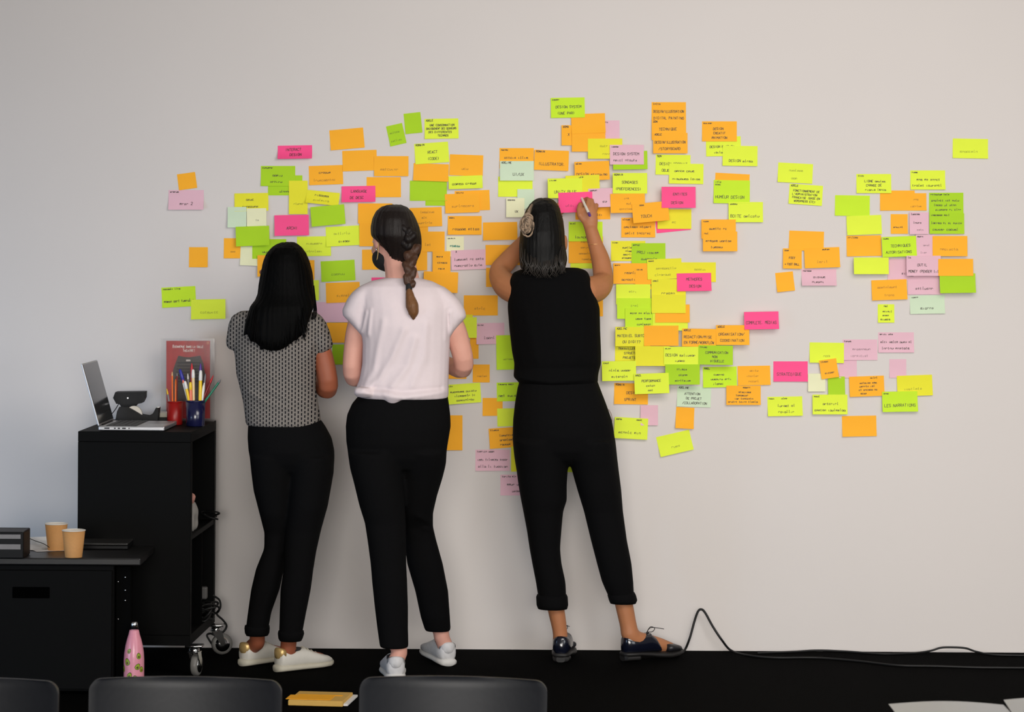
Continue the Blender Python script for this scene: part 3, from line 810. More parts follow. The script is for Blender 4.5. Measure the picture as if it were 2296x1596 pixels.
td = on_top(308, 945, 0.30)
disp = thing('tape_dispenser', 'black desk tape dispenser with a white roll on the cabinet', 'tape dispenser', td)
prof = [(-0.078, 0), (0.075, 0), (0.078, 0.012), (0.080, 0.058), (0.071, 0.059), (0.060, 0.038), (0.042, 0.028), (0.018, 0.032), (-0.012, 0.050),
        (-0.032, 0.060), (-0.062, 0.061), (-0.070, 0.045)]
poly = [td + Vector((x, 0, z)) for x, z in prof]
obj('body', join(prism(poly, (0, -0.032, 0), (0, -0.014, 0)), prism(poly, (0, 0.014, 0), (0, 0.032, 0)),
                 box(td + Vector((0, 0, 0.008)), (0.15, 0.03, 0.016))), black_pl, disp, td)
wt = mat('white_tape', (205, 200, 190), 0.4, 0.03)
rotx = Matrix.Rotation(math.pi / 2, 4, 'X')
obj('tape_roll', lathe([(0.014, -0.01), (0.03, -0.01), (0.03, 0.01), (0.014, 0.01)], td + Vector((-0.012, 0, 0.033)), 28, rotx), wt, disp, td, False)
obj('tape_core', lathe([(0.005, -0.012), (0.0135, -0.012), (0.0135, 0.012), (0.005, 0.012)], td + Vector((-0.012, 0, 0.033)), 20, rotx), black_pl, disp, td)
obj('cutter', box(td + Vector((0.077, 0, 0.0595)), (0.01, 0.026, 0.002)), chrome, disp, td)

# angular black device standing behind it ----------------------------------
dv = on_top(291, 938, 0.20)
dev = thing('desk_device', 'angular black desk device on a foot, behind the tape dispenser', 'device', dv)
hz = 0.065
pf = [(-0.058, hz + 0.022), (-0.05, hz + 0.043), (0.058, hz + 0.045), (0.057, hz + 0.022), (0.048, hz + 0.004), (0.03, hz - 0.0), (-0.046, hz + 0.0)]
obj('head', prism([dv + Vector((x, 0, z)) for x, z in pf], (0, -0.03, 0), (0, 0.04, 0)), black_pl, dev, dv)
obj('neck', prism([dv + Vector((x, 0, z)) for x, z in ((-0.04, hz + 0.001), (0.03, hz + 0.001), (0.02, hz - 0.012), (0.018, 0.012), (-0.028, 0.012), (-0.03, hz - 0.01))],
                  (0, -0.016, 0), (0, 0.02, 0)), black_pl, dev, dv)
obj('foot', box(dv + Vector((0, 0.005, 0.006)), (0.10, 0.06, 0.012), None, 0.003, 2), black_pl, dev, dv)
obj('emblem', box(dv + Vector((-0.004, -0.0305, hz + 0.022)), (0.005, 0.001, 0.005)), silver, dev, dv)
obj('cable', tube(bez([dv + Vector((-0.04, 0, hz)), dv + Vector((-0.055, -0.005, 0.04)), dv + Vector((-0.075, -0.01, 0.015)), dv + Vector((-0.085, -0.02, 0.003))], 6), 0.0018, 6), black_rub, dev, dv, True)

# pale notepad on a flat black box -----------------------------------------
nb = on_top(368, 945, 0.24)
tag(obj('flat_box', box(nb + Vector((0, 0, 0.010)), (0.06, 0.11, 0.02), None, 0.002, 1), black_pl, None, nb), 'flat black box under a pale notepad on the cabinet', 'box')
pad = thing('notepad', 'small pale notepad lying on the flat black box', 'notepad', nb + Vector((0, 0, 0.0205)))
po = nb + Vector((0, 0, 0.0205))
obj('paper_block', box(po + Vector((-0.002, 0, 0.008)), (0.05, 0.075, 0.016), None, 0.001, 1), mat('pale_paper', (196, 192, 176), 0.8, 0.04), pad, po)
obj('cover_sheet', box(po + Vector((-0.002, 0, 0.0165)), (0.05, 0.075, 0.001)), mat('white_paper', (226, 224, 220), 0.7, 0.03), pad, po)

# poster in an acrylic stand -------------------------------------------------
ac = bpy.data.materials.new('clear_acrylic')
ac.use_nodes = True
nt = ac.node_tree
nt.nodes.clear()
out = nt.nodes.new('ShaderNodeOutputMaterial')
tr = nt.nodes.new('ShaderNodeBsdfTransparent'); tr.inputs[0].default_value = (0.965, 0.965, 0.965, 1)
gl = nt.nodes.new('ShaderNodeBsdfGlossy'); gl.inputs['Roughness'].default_value = 0.12; gl.inputs[0].default_value = (0.9, 0.9, 0.92, 1)
fr = nt.nodes.new('ShaderNodeFresnel'); fr.inputs[0].default_value = 1.49
ms = nt.nodes.new('ShaderNodeMixShader')
fm = nt.nodes.new('ShaderNodeMath'); fm.operation = 'MULTIPLY'; fm.inputs[1].default_value = 0.45; nt.links.new(fr.outputs[0], fm.inputs[0]); nt.links.new(fm.outputs[0], ms.inputs[0]); nt.links.new(tr.outputs[0], ms.inputs[1]); nt.links.new(gl.outputs[0], ms.inputs[2]); nt.links.new(ms.outputs[0], out.inputs[0])
DP = 0.14
pb = on_top(421, 950, DP)
hold = thing('sign_holder', 'clear acrylic sign holder with a red theatre poster on the cabinet', 'sign', pb)


def quad_px(x0, y0, x1, y1, d, t=0.0):
    a, b, c_, e = W(x0, y1, d), W(x1, y1, d), W(x1, y0, d), W(x0, y0, d)
    return prism([a, b, c_, e], (0, 0, 0), (0, t, 0))


obj('back_sheet', quad_px(361, 759, 481, 942, DP, 0.003), ac, hold, pb)
obj('front_sheet', quad_px(361, 759, 481, 942, DP + 0.006, 0.003), ac, hold, pb)
obj('foot_sheet', box(pb + Vector((0.02, -0.02, 0.0015)), (0.16, 0.075, 0.003)), ac, hold, pb)
red_m = mat('poster_red', (172, 8, 10), 0.5, 0.45, 42.0, stretch=(1.0, 1.0, 0.12))
ps = obj('poster', quad_px(373, 764, 471, 938, DP + 0.0022, 0.001), red_m, hold, pb)


def flat_px(name, pts, d, m, parent, origin):
    return obj(name, ([W(x, y, d) for x, y in pts], [tuple(range(len(pts) - 1, -1, -1))]), m, parent, origin)


stage_m = mat('poster_stage_grey', (70, 62, 58), 0.6, 0.3, 60.0)
flat_px('stage_print', [(388, 830), (394, 812), (400, 797), (412, 800), (424, 801), (437, 799), (449, 797), (456, 815), (460, 838), (461, 900), (388, 900)], DP + 0.0028, stage_m, ps, pb)
row_m = mat('poster_row_dark', (34, 31, 30), 0.6, 0.2)
for k in range(7):
    y = 812 + k * 7
    flat_px('seat_row_print', [(398 - k, y), (450 + k, y), (450 + k, y + 2.6), (398 - k, y + 2.6)], DP + 0.0031, row_m, ps, pb)
flat_px('screen_print', [(417, 806), (427, 806), (427, 810), (417, 810)], DP + 0.0033, mat('poster_white', (200, 190, 185), 0.6), ps, pb)


def lettering(text, px, py, h, wmax, d, m, parent, origin, hw=0.5):
    sts, wd = strokes(text, 0, 0, h, random.Random(3), wmax)
    V, Fc = [], []
    x = px - wd / 2
    for st in sts:
        for (ax, ay), (bx_, by_) in zip(st[:-1], st[1:]):
            dx, dy = bx_ - ax, by_ - ay
            ln = math.hypot(dx, dy) or 1
            nx, ny = -dy / ln * hw, dx / ln * hw
            i = len(V)
            V += [W(x + a, py + b, d) for a, b in ((ax + nx, ay + ny), (bx_ + nx, by_ + ny), (bx_ - nx, by_ - ny), (ax - nx, ay - ny))]
            Fc.append((i + 3, i + 2, i + 1, i))
    return tag(obj('lettering', (V, Fc), m, parent, origin), kind='stuff')


let_m = mat('poster_lettering', (240, 226, 220), 0.6)
lettering('Bienvenue dans la salle', 422, 779.5, 6.2, 70, DP + 0.0033, let_m, ps, pb, 0.5)
lettering('Theatre!', 424, 788.5, 6.2, 28, DP + 0.0033, let_m, ps, pb, 0.5)
flat_px('corner_mark', [(463, 767), (468, 765), (469, 770), (465, 773)], DP + 0.0033, mat('poster_pale_mark', (190, 120, 90), 0.6), ps, pb)

# pen cups and pens ----------------------------------------------------------
DC = 0.36
rc = on_top(392, 945, DC)
red_cup = thing('pen_cup', 'red plastic pen cup holding orange pencils, on the cabinet', 'pen cup', rc)
red_pl = mat('red_plastic', (150, 12, 10), 0.4, 0.06)
hcup = 0.083
obj('cup_wall', lathe([(0.026, 0), (0.028, 0.003), (0.029, hcup), (0.0265, hcup), (0.0255, 0.006), (0.001, 0.005)], rc, 28), red_pl, red_cup, rc, True)
obj('rim', lathe([(0.0265, hcup - 0.002), (0.0298, hcup - 0.001), (0.0298, hcup + 0.001), (0.0265, hcup + 0.002)], rc, 28), red_pl, red_cup, rc, True)
bc = on_top(438, 952, DC + 0.06)
blue_cup = thing('pen_cup', 'dark blue translucent pen cup full of markers, on the cabinet', 'pen cup', bc)
blue_pl = mat('dark_blue_plastic', (22, 24, 60), 0.2, 0.25, 60.0, spec=0.6)
obj('cup_wall', lathe([(0.031, 0), (0.033, 0.003), (0.0355, 0.09), (0.033, 0.09), (0.031, 0.006), (0.001, 0.005)], bc, 32), blue_pl, blue_cup, bc, True)
obj('rim', lathe([(0.033, 0.088), (0.0365, 0.089), (0.0365, 0.092), (0.033, 0.093)], bc, 32), blue_pl, blue_cup, bc, True)

PC = {'orange': (236, 110, 20), 'red': (190, 20, 35), 'blue': (35, 40, 150), 'purple': (80, 40, 140), 'white': (225, 222, 218), 'yellow': (236, 196, 20),
      'grey': (120, 118, 122), 'cream': (228, 200, 150), 'coral': (236, 120, 90), 'green': (30, 120, 90), 'wood': (222, 184, 130), 'darkred': (120, 20, 24)}
pc_m = {k: mat('pen_' + k, v, 0.35, 0.04) for k, v in PC.items()}
# cup, tip px, d offset at the tip, barrel colour, end colour, radius, end length (m), label
PENS = [
    ('r', 386, 834, 0.0, 'orange', 'wood', 0.0036, 0.014, 'orange pencil with a sharpened pale point in the red cup', 0),
    ('r', 394, 850, 0.012, 'orange', 'orange', 0.0036, 0.01, 'shorter plain orange pencil in the red cup', 0),
    ('r', 397, 836, -0.012, 'darkred', 'grey', 0.0036, 0.012, 'dark red pencil with a grey end in the red cup', 0),
    ('r', 374, 872, 0.0, 'grey', 'yellow', 0.0036, 0.02, 'grey pen with a yellow end leaning out of the red cup', 0),
    ('b', 404, 831, -0.012, 'blue', 'blue', 0.006, 0.03, 'thick blue marker leaning out of the blue cup', 1),
    ('b', 410, 852, 0.002, 'white', 'coral', 0.0055, 0.012, 'white marker with a coral end leaning in the blue cup', 0),
    ('b', 415, 857, 0.021, 'yellow', 'white', 0.0055, 0.022, 'yellow marker with white cap, leaning outward in the blue cup', 1),
    ('b', 421, 838, -0.02, 'grey', 'white', 0.004, 0.02, 'slim grey pen with white end at the back of the blue cup', 0),
    ('b', 430, 815, -0.022, 'red', 'red', 0.005, 0.024, 'red pen with a pointed red cap, tall in the blue cup', 2),
    ('b', 433, 831, 0.004, 'cream', 'white', 0.0058, 0.024, 'cream marker with a white cap in the blue cup', 1),
    ('b', 427, 859, 0.018, 'coral', 'yellow', 0.0052, 0.022, 'short coral marker with yellow cap in the blue cup', 1),
    ('b', 450, 815, -0.02, 'purple', 'purple', 0.0052, 0.026, 'purple pen with a pointed purple cap in the blue cup', 2),
    ('b', 450, 833, 0.016, 'yellow', 'white', 0.0062, 0.03, 'upright yellow marker with a white cap in the blue cup', 1),
    ('b', 461, 838, -0.02, 'grey', 'grey', 0.0036, 0.012, 'thin grey pen upright in the blue cup', 0),
    ('b', 458, 859, 0.014, 'white', 'white', 0.0055, 0.02, 'short plain white pen at the rim of the blue cup', 0),
    ('b', 478, 842, -0.012, 'darkred', 'red', 0.0045, 0.028, 'red pen leaning far out of the blue cup', 0),
    ('b', 495, 851, 0.004, 'green', 'grey', 0.004, 0.012, 'green pen leaning farthest out of the blue cup', 2),
]
for cup, tx, ty, dd, bcol, ecol, r, el, label, sharp in PENS:
    base = rc if cup == 'r' else bc
    dcup = DC if cup == 'r' else DC + 0.06
    tip = W(tx, ty, dcup + dd)
    off = tip - base
    rr = 0.020 if cup == 'r' else 0.024
    hor = Vector((off.x, off.y, 0))
    top_r = hor.length
    # foot on the cup floor on the opposite side so the pen passes inside the rim
    hz_ = 0.083 if cup == 'r' else 0.09
    lim = (0.0255 if cup == 'r' else 0.0315) - r
    if top_r > 1e-5:
        e = hor / top_r
        k = hz_ / off.z
        s0 = min(lim - 0.004, max(-(lim - 0.006), (lim - k * top_r) / (1 - k) if top_r > lim else top_r * 0.7))
    else:
        e, s0 = Vector((1, 0, 0)), 0
    foot = base + e * s0 + Vector((0, 0, 0.007 + r))
    ax = (tip - foot).normalized()
    root = thing('pen', label, 'pen', foot, 'pens in the cups')
    if cup == 'r' and 'pencil' in label:
        root.name = 'pencil'; root['category'] = 'pencil'; root['group'] = 'pencils in the red cup'
    j = tip - ax * el
    obj('barrel', tube([foot, foot + (j - foot) * 0.5, j], [r, r, r], 10), pc_m[bcol], root, foot, True)
    er = {0: [r * 0.95, r * 0.8, r * 0.35], 1: [r * 1.1, r * 1.1, r * 0.9], 2: [r * 1.1, r * 0.9, r * 0.3]}[sharp]
    obj('cap' if sharp else 'tip', tube([j, j + ax * el * 0.45, tip], er, 10), pc_m[ecol], root, foot, True)

# things on the cabinet shelf --------------------------------------------------
sp = MC @ Vector((CW - 0.052, 0.17, 0.4965))
bag = thing('bag', 'grey crumpled bag with pink tissue on the cabinet shelf', 'bag', sp)


def crumple(amp, fr, seed):
    r_ = random.Random(seed)
    ks = [(Vector((r_.uniform(-1, 1), r_.uniform(-1, 1), r_.uniform(-1, 1))) * fr, r_.uniform(0, 6)) for _ in range(6)]

    def fn(co, no):
        h = sum(np.sin(co @ np.array(k) + p) for k, p in ks) / 6
        return co + no * (h * amp)[:, None]
    return fn


def ring_at(c, rows):
    return loft([(c.x + a, c.y + b, c.z + z, rx, ry) for a, b, z, rx, ry in rows], 24, 2.6)


fuse('sack', ring_at(sp, [(0, 0, 0.001, 0.042, 0.09), (0, 0, 0.02, 0.048, 0.10), (0.002, 0.01, 0.07, 0.046, 0.085), (0.005, 0.03, 0.10, 0.036, 0.05)]),
     mat('grey_bag_fabric', (150, 146, 140), 0.8, 0.15, 40.0, 0.3), bag, sp, 0.006, 3, crumple(0.008, 120, 4))
fuse('tissue', ell(sp + Vector((0.012, 0.0, 0.113)), (0.03, 0.045, 0.025)), mat('pink_tissue', (196, 140, 126), 0.85, 0.15, 60.0, 0.3), bag, sp, 0.005, 2, crumple(0.009, 170, 9))
sc = MC @ Vector((CW - 0.03, CL - 0.12, 0.4965))
pts = []
for k in range(34):
    a = k * 0.55
    pts.append(sc + Vector((0.02 + 0.03 * math.cos(a) + k * 0.0006, 0.03 * math.sin(a * 0.9), 0.006 + 0.026 * (0.5 + 0.5 * math.sin(a * 0.7)) + k * 0.0003)))
tag(obj('power_cable', tube(bez(pts, 4), 0.0032, 6), black_rub, None, sc, True), 'black coiled cable on the upper cabinet shelf edge', 'cable')
lc = MC @ Vector((CW - 0.06, CL * 0.62, CZ0 + th + 0.001))
strip = thing('power_strip', 'black cable tangle with a grey plug spilling from the lower cabinet compartment', 'cable', lc)
pts = []
r2 = random.Random(5)
for k in range(60):
    a = k * 0.8
    pts.append(lc + Vector((0.035 + 0.05 * math.cos(a) + r2.uniform(-.015, .015), 0.02 + 0.09 * math.sin(a * 0.83), 0.006 + 0.05 * (0.5 + 0.5 * math.sin(a * 1.3)))))
obj('cord', tube(bez(pts, 4), 0.004, 6), black_rub, strip, lc, True)
obj('plug', box(lc + Vector((0.035, 0.12, 0.085)), (0.035, 0.035, 0.045), None, 0.006, 2), mat('grey_plug', (92, 90, 88), 0.5, 0.05), strip, lc)
dl = W(487, 1372, 0.13)
obj('cord_loop', tube(bez([W(478, 1335, 0.16), W(492, 1345, 0.15), W(494, 1362, 0.15), W(486, 1376, 0.15), W(500, 1390, 0.14), W(508, 1403, 0.13), W(500, 1417, 0.13), W(484, 1424, 0.14),
                           W(472, 1420, 0.15), W(464, 1424, 0.16), W(470, 1436, 0.16), W(478, 1448, 0.15)], 6), 0.004, 6), black_rub, strip, lc, True)

# low black unit in front of it --------------------------------------------------
UZ = 0.462
DU = 1.10
ur = W(255, 1400, DU)
uo = Vector((W(-60, 1400, DU).x, -DU, 0))
unit = thing('drawer_unit', 'low black drawer unit carrying paper cups, in front of the tall cabinet', 'cabinet', uo)
x0u, x1u = uo.x - 0.25, ur.x
top_r = W(316, 1240, DU).x
obj('body', box(((x0u + x1u) / 2, -DU + 0.175, (UZ - 0.024) / 2 + 0.005), (x1u - x0u, 0.33, UZ - 0.036), None, 0.003, 1), blk, unit, uo)
obj('top_board', box(((x0u + top_r) / 2, -DU + 0.175, UZ - 0.012), (top_r - x0u, 0.37, 0.024), None, 0.004, 2), mat('worn_black_top', (16, 15, 15), 0.4, 0.3, 25.0, 0.05), unit, uo)
fx0, fx1 = x0u + 0.01, x1u - 0.006
df = obj('drawer_front', box(((fx0 + fx1) / 2, -DU + 0.003, 0.22), (fx1 - fx0, 0.012, 0.40), None, 0.002, 1), blk, unit, uo)
hx = W(70, 1328, DU)
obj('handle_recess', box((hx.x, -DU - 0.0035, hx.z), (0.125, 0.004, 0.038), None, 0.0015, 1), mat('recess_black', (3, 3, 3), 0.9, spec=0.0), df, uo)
px_ = W(284, 1400, DU - 0.02)
obj('corner_post', box(((x1u + W(292, 1400, DU).x) / 2 + 0.001, -DU + 0.05, (UZ - 0.03) / 2), (0.052, 0.05, UZ - 0.03), None, 0.003, 1), blk_in, unit, uo)
for sx_, sy_ in ((282, 1256), (281, 1294), (281, 1323), (281, 1346), (265, 1304), (265, 1388)):
    p = W(sx_, sy_, DU - 0.024 + 0.0)
    p.y = -(DU - 0.024) - 0.0015
    obj('screw', ell(p, (0.0028, 0.0016, 0.0028), None, 10, 6), chrome, unit, uo, True)

kraft = mat('kraft_cup_paper', (196, 142, 84), 0.75, 0.08, 120.0)
kraft_w = mat('cup_white_inside', (222, 216, 206), 0.7, 0.04)
for px, py, lab in ((165, 1249, 'brown paper cup standing on the front edge of the low black unit'), (126, 1233, 'brown paper cup standing behind another cup on the low black unit')):
    p = FL(px, py, UZ + 0.0005)
    p.z = UZ + 0.0005
    c = thing('paper_cup', lab, 'cup', p, 'paper cups on the drawer unit')
    obj('cup_wall', lathe([(0.0285, 0.0), (0.029, 0.002), (0.0385, 0.09), (0.0375, 0.09), (0.028, 0.008), (0.001, 0.007)], p, 32), kraft, c, p, True)
    obj('lining', lathe([(0.001, 0.0085), (0.0272, 0.0085), (0.0368, 0.0895), (0.0374, 0.0895)], p, 32, None, False), kraft_w, c, p, True)
    v, f = [], []
    for i in range(32):
        for k in range(8):
            a, b = 2 * math.pi * i / 32, 2 * math.pi * k / 8
            v.append(p + Vector(((0.0386 + 0.0016 * math.cos(b)) * math.cos(a), (0.0386 + 0.0016 * math.cos(b)) * math.sin(a), 0.0908 + 0.0016 * math.sin(b))))
            f.append((i * 8 + k, ((i + 1) % 32) * 8 + k, ((i + 1) % 32) * 8 + (k + 1) % 8, i * 8 + (k + 1) % 8))
    obj('rim', (v, f), kraft_w, c, p, True)

# crate, papers, laptop sleeve and wire on the unit
k0 = FL(20, 1252, UZ); k0.z = UZ + 0.0005
crate = thing('black_case', 'black case with grey bands at the end of the low unit', 'case', k0)
obj('body', box(k0 + Vector((-0.05, 0.06, 0.045)), (0.20, 0.14, 0.09), None, 0.004, 2), black_pl, crate, k0)
gb = mat('grey_band', (120, 116, 114), 0.5, 0.15, 30.0)
obj('band', box(k0 + Vector((-0.052, -0.0105, 0.040)), (0.185, 0.002, 0.017)), gb, crate, k0)
obj('band', box(k0 + Vector((-0.052, -0.0105, 0.074)), (0.185, 0.002, 0.014)), gb, crate, k0)
pp = FL(85, 1236, UZ); pp.z = UZ + 0.0005
r3 = random.Random(2)
for k in range(3):
    a = math.radians(r3.uniform(-25, 25))
    M_ = Matrix.Translation(pp + Vector((r3.uniform(-.02, .02), 0.06 + 0.03 * k, 0.0008 + 0.0012 * k))) @ Matrix.Rotation(a, 4, 'Z')
    nx_, ny_ = 6, 6
    V = [M_ @ Vector(((i / nx_ - .5) * 0.10, (j / ny_ - .5) * 0.14, 0.012 * max(0, (j / ny_ - .45)) ** 2 * 4 * (k + 1) * 0.6)) for j in range(ny_ + 1) for i in range(nx_ + 1)]
    Fc = [(j * (nx_ + 1) + i, j * (nx_ + 1) + i + 1, (j + 1) * (nx_ + 1) + i + 1, (j + 1) * (nx_ + 1) + i) for j in range(ny_) for i in range(nx_)]
    tag(obj('paper_sheet', (V, Fc), mat('white_paper', (226, 224, 220), 0.7, 0.03), None, pp, True),
        ['lowest loose white sheet beside the paper cups', 'middle loose white sheet beside the paper cups', 'uppermost curled white sheet beside the paper cups'][k], 'paper', 'loose sheets on the unit')
sl = FL(222, 1232, UZ); sl.z = UZ + 0.0005
bk = thing('closed_laptop', 'closed dark laptop lying on the low unit behind the cups', 'laptop', sl)
obj('base', box(sl + Vector((-0.01, 0.07, 0.0075)), (0.22, 0.15, 0.013), None, 0.003, 2), black_pl, bk, sl)
obj('lid', box(sl + Vector((-0.01, 0.07, 0.0185)), (0.218, 0.148, 0.007), None, 0.003, 2), mat('dark_lid', (44, 43, 42), 0.35, 0.1), bk, sl)
obj('hinge', box(sl + Vector((-0.01, 0.146, 0.0145)), (0.14, 0.004, 0.004)), black_pl, bk, sl)
tag(obj('thin_wire', tube(bez([W(-12, 1183, 1.0), W(18, 1188, 1.0), W(50, 1200, 0.98), W(78, 1212, 0.95), W(98, 1219, 0.92), W(112, 1228, 0.9)], 6), 0.0012, 6), black_rub, None, W(20, 1190, 1.0), True),
    'thin dark wire hanging from the black case to the cups', 'wire')

# pink bottle on the floor ---------------------------------------------------
bt = FL(300, 1560); bt.z = 0.001
bot = thing('water_bottle', 'pink steel bottle with avocado print and silver cap on the floor', 'bottle', bt)
pk = mat('pink_enamel', (228, 150, 166), 0.25, 0.05, 50.0)
prof = [(0.030, 0.0), (0.034, 0.004), (0.0345, 0.02), (0.0345, 0.12), (0.033, 0.145), (0.029, 0.17), (0.024, 0.19), (0.019, 0.206), (0.0165, 0.217), (0.0155, 0.221)]
obj('body', lathe(prof, bt, 40), pk, bot, bt, True)
obj('cap', lathe([(0.0125, 0.2215), (0.0135, 0.222), (0.0125, 0.244), (0.0105, 0.2485), (0.006, 0.2495)], bt, 28), chrome, bot, bt, True)
ln, dg_, st_ = mat('print_lime', (150, 170, 40), 0.4), mat('print_dark_green', (74, 70, 22), 0.4), mat('print_brown', (110, 80, 40), 0.4)


def decal(ang, z, a, b, tilt, m, lift, name):
    def rad(zz):
        for (r0, z0), (r1, z1) in zip(prof[:-1], prof[1:]):
            if z0 <= zz <= z1:
                return r0 + (r1 - r0) * (zz - z0) / (z1 - z0)
        return prof[-1][0]
    V = []
    ct, st = math.cos(tilt), math.sin(tilt)
    for rr in (0.0, 0.5, 1.0):
        for k in range(16):
            t = 2 * math.pi * k / 16
            u, w = a * rr * math.cos(t), b * rr * math.sin(t) * (1 + 0.25 * math.sin(t))
            u, w = u * ct - w * st, u * st + w * ct
            zz = z + w
            R = rad(zz) + lift
            an = ang + u / 0.0345
            V.append(bt + Vector((R * math.sin(an), -R * math.cos(an), zz)))
    Fc = [(k + r * 16, (k + 1) % 16 + r * 16, (k + 1) % 16 + r * 16 + 16, k + r * 16 + 16) for r in (0, 1) for k in range(16)]
    return obj(name, (V, Fc), m, bot, bt, True)


for ang, z, a, tilt, ins in ((-0.55, 0.115, 0.010, 0.3, 1), (0.62, 0.135, 0.0085, 0.1, 0), (-0.45, 0.152, 0.007, -0.5, 1), (0.45, 0.10, 0.009, -0.6, 0), (-0.35, 0.07, 0.009, -0.4, 0),
                          (0.95, 0.09, 0.008, 0.2, 1), (-1.2, 0.09, 0.009, 0.0, 0), (0.3, 0.06, 0.009, 0.4, 1), (0.0, 0.03, 0.009, 0.2, 0), (-0.9, 0.04, 0.009, 0.6, 1)):
    decal(ang, z, a, a * 1.25, tilt, dg_, 0.0003, 'avocado_print')
    decal(ang, z, a * 0.82, a * 1.05, tilt, ln, 0.0006, 'avocado_flesh_print')
    decal(ang, z - a * 0.2, a * 0.42, a * 0.45, tilt, st_ if ins else dg_, 0.0009, 'avocado_stone_print')

# notebook with orange sticky pads on the floor --------------------------------
n0, n1 = FL(645, 1584), FL(770, 1584)
nbo = (n0 + n1) / 2; nbo.z = 0
book = thing('notepad_stack', 'cream notepad block with orange sheets on top, lying on the floor', 'notepad', nbo)
wN = (n1 - n0).length
Mn = Matrix.Translation(nbo) @ Matrix.Rotation(math.radians(-7), 4, 'Z')
obj('cream_block', box((0, 0.09, 0.011), (wN, 0.19, 0.018), Mn, 0.002, 1), mat('cream_block_paper', (214, 170, 84), 0.7, 0.06, 60.0), book, nbo)
obj('orange_sheet', box((-0.028, 0.055, 0.0208), (0.15, 0.085, 0.0012), Mn), PM['O'], book, nbo)
obj('orange_sheet', box((-0.004, 0.108, 0.0208), (0.15, 0.016, 0.0012), Mn), PM['O'], book, nbo)
obj('white_sheets', box((0.012, 0.105, 0.0062), (wN + 0.004, 0.19, 0.0075), Mn, 0.001, 1), mat('white_paper', (226, 224, 220), 0.7, 0.03), book, nbo)

# chairs of the row in front -----------------------------------------------------
chair_m = mat('charcoal_chair_plastic', (22, 24, 29), 0.42, 0.10, 90.0, 0.03, spec=0.22)
steel = mat('dark_chair_steel', (60, 60, 62), 0.35, 0.05, metal=0.8)


def make_chair(xl, xr, yt, zt, label, tilt=0.0):
    pl = FL(xl, yt, zt); pr = FL(xr, yt, zt)
    wd = (pr - pl).length
    c = (pl + pr) / 2
    c.z = 0
    root = thing('stacking_chair', label, 'chair', c, 'charcoal chairs of the row facing the wall')
    Mx = Matrix.Translation(c) @ Matrix.Rotation(tilt, 4, 'Y')
    # backrest: curved rounded panel with a thick lip
    bm = bmesh.new()
    nx, nz = 24, 18
    vs = [k / 10 * 0.915 for k in range(11)] + [0.915 + 0.085 * math.sin(math.pi / 2 * k / 8) for k in range(1, 9)]
    hgt = 0.30
    r = 0.024
    G = {}
    for side in (0, 1):
        for j in range(nz + 1):
            for i in range(nx + 1):
                u, v = i / nx * 2 - 1, vs[j]
                z = zt - hgt * (1 - v)
                hw = wd / 2 - 0.0
                dz = zt - z
                inset = r - math.sqrt(max(0, r * r - (r - dz) ** 2)) if dz < r else 0
                x = u * (hw - inset)
                bow = 0.035 * (u * u) - 0.03 * (1 - v) * 0.6
                th_ = 0.010 - 0.005 * max(0.0, (v - 0.92) / 0.08) ** 3
                y = -bow * 0.9 + (0.012 * (v - .6) * 2) + (th_ if side else -th_)
                G[side, i, j] = bm.verts.new(Mx @ Vector((x, y, z)))
    for j in range(nz):
        for i in range(nx):
            bm.faces.new((G[0, i, j], G[0, i + 1, j], G[0, i + 1, j + 1], G[0, i, j + 1]))
            bm.faces.new((G[1, i, j + 1], G[1, i + 1, j + 1], G[1, i + 1, j], G[1, i, j]))
    for i in range(nx):
        bm.faces.new((G[0, i, nz], G[0, i + 1, nz], G[1, i + 1, nz], G[1, i, nz]))
        bm.faces.new((G[1, i, 0], G[1, i + 1, 0], G[0, i + 1, 0], G[0, i, 0]))
    for j in range(nz):
        bm.faces.new((G[0, 0, j + 1], G[1, 0, j + 1], G[1, 0, j], G[0, 0, j]))
        bm.faces.new((G[0, nx, j], G[1, nx, j], G[1, nx, j + 1], G[0, nx, j + 1]))
    br = obj('backrest', bm_out(bm), chair_m, root, c, True)
    bv = br.modifiers.new('b', 'BEVEL'); bv.width = 0.004; bv.segments = 3; bv.limit_method = 'ANGLE'; bv.angle_limit = 0.9
    sv, sf = box((0, 0.21, 0.435), (wd * 1.02, 0.38, 0.018), Mx, 0.008, 3)
    obj('seat', (sv, sf), chair_m, root, c, True)
    for sx_ in (-1, 1):
        obj('back_support', tube(bez([Mx @ Vector((sx_ * wd * 0.36, 0.05, 0.42)), Mx @ Vector((sx_ * wd * 0.38, 0.01, 0.46)), Mx @ Vector((sx_ * wd * 0.38, -0.0, 0.56))], 5), 0.010, 10), steel, root, c, True)
        for sy_ in (0.04, 0.37):
            obj('leg', tube([Mx @ Vector((sx_ * wd * 0.44, sy_, 0.425)), Mx @ Vector((sx_ * wd * 0.50, sy_ + (-0.03 if sy_ < .1 else 0.03), 0.012))], 0.010, 10), steel, root, c, True)
    return root


make_chair(-283, 134, 1520, 0.76, 'charcoal plastic chair in front of the low black drawer unit', 0.003)
make_chair(200, 631, 1518, 0.76, 'charcoal plastic chair in front of the pink bottle', 0.004)
make_chair(797, 1216, 1517, 0.76, 'charcoal plastic chair in front of the white trainers', 0.012)

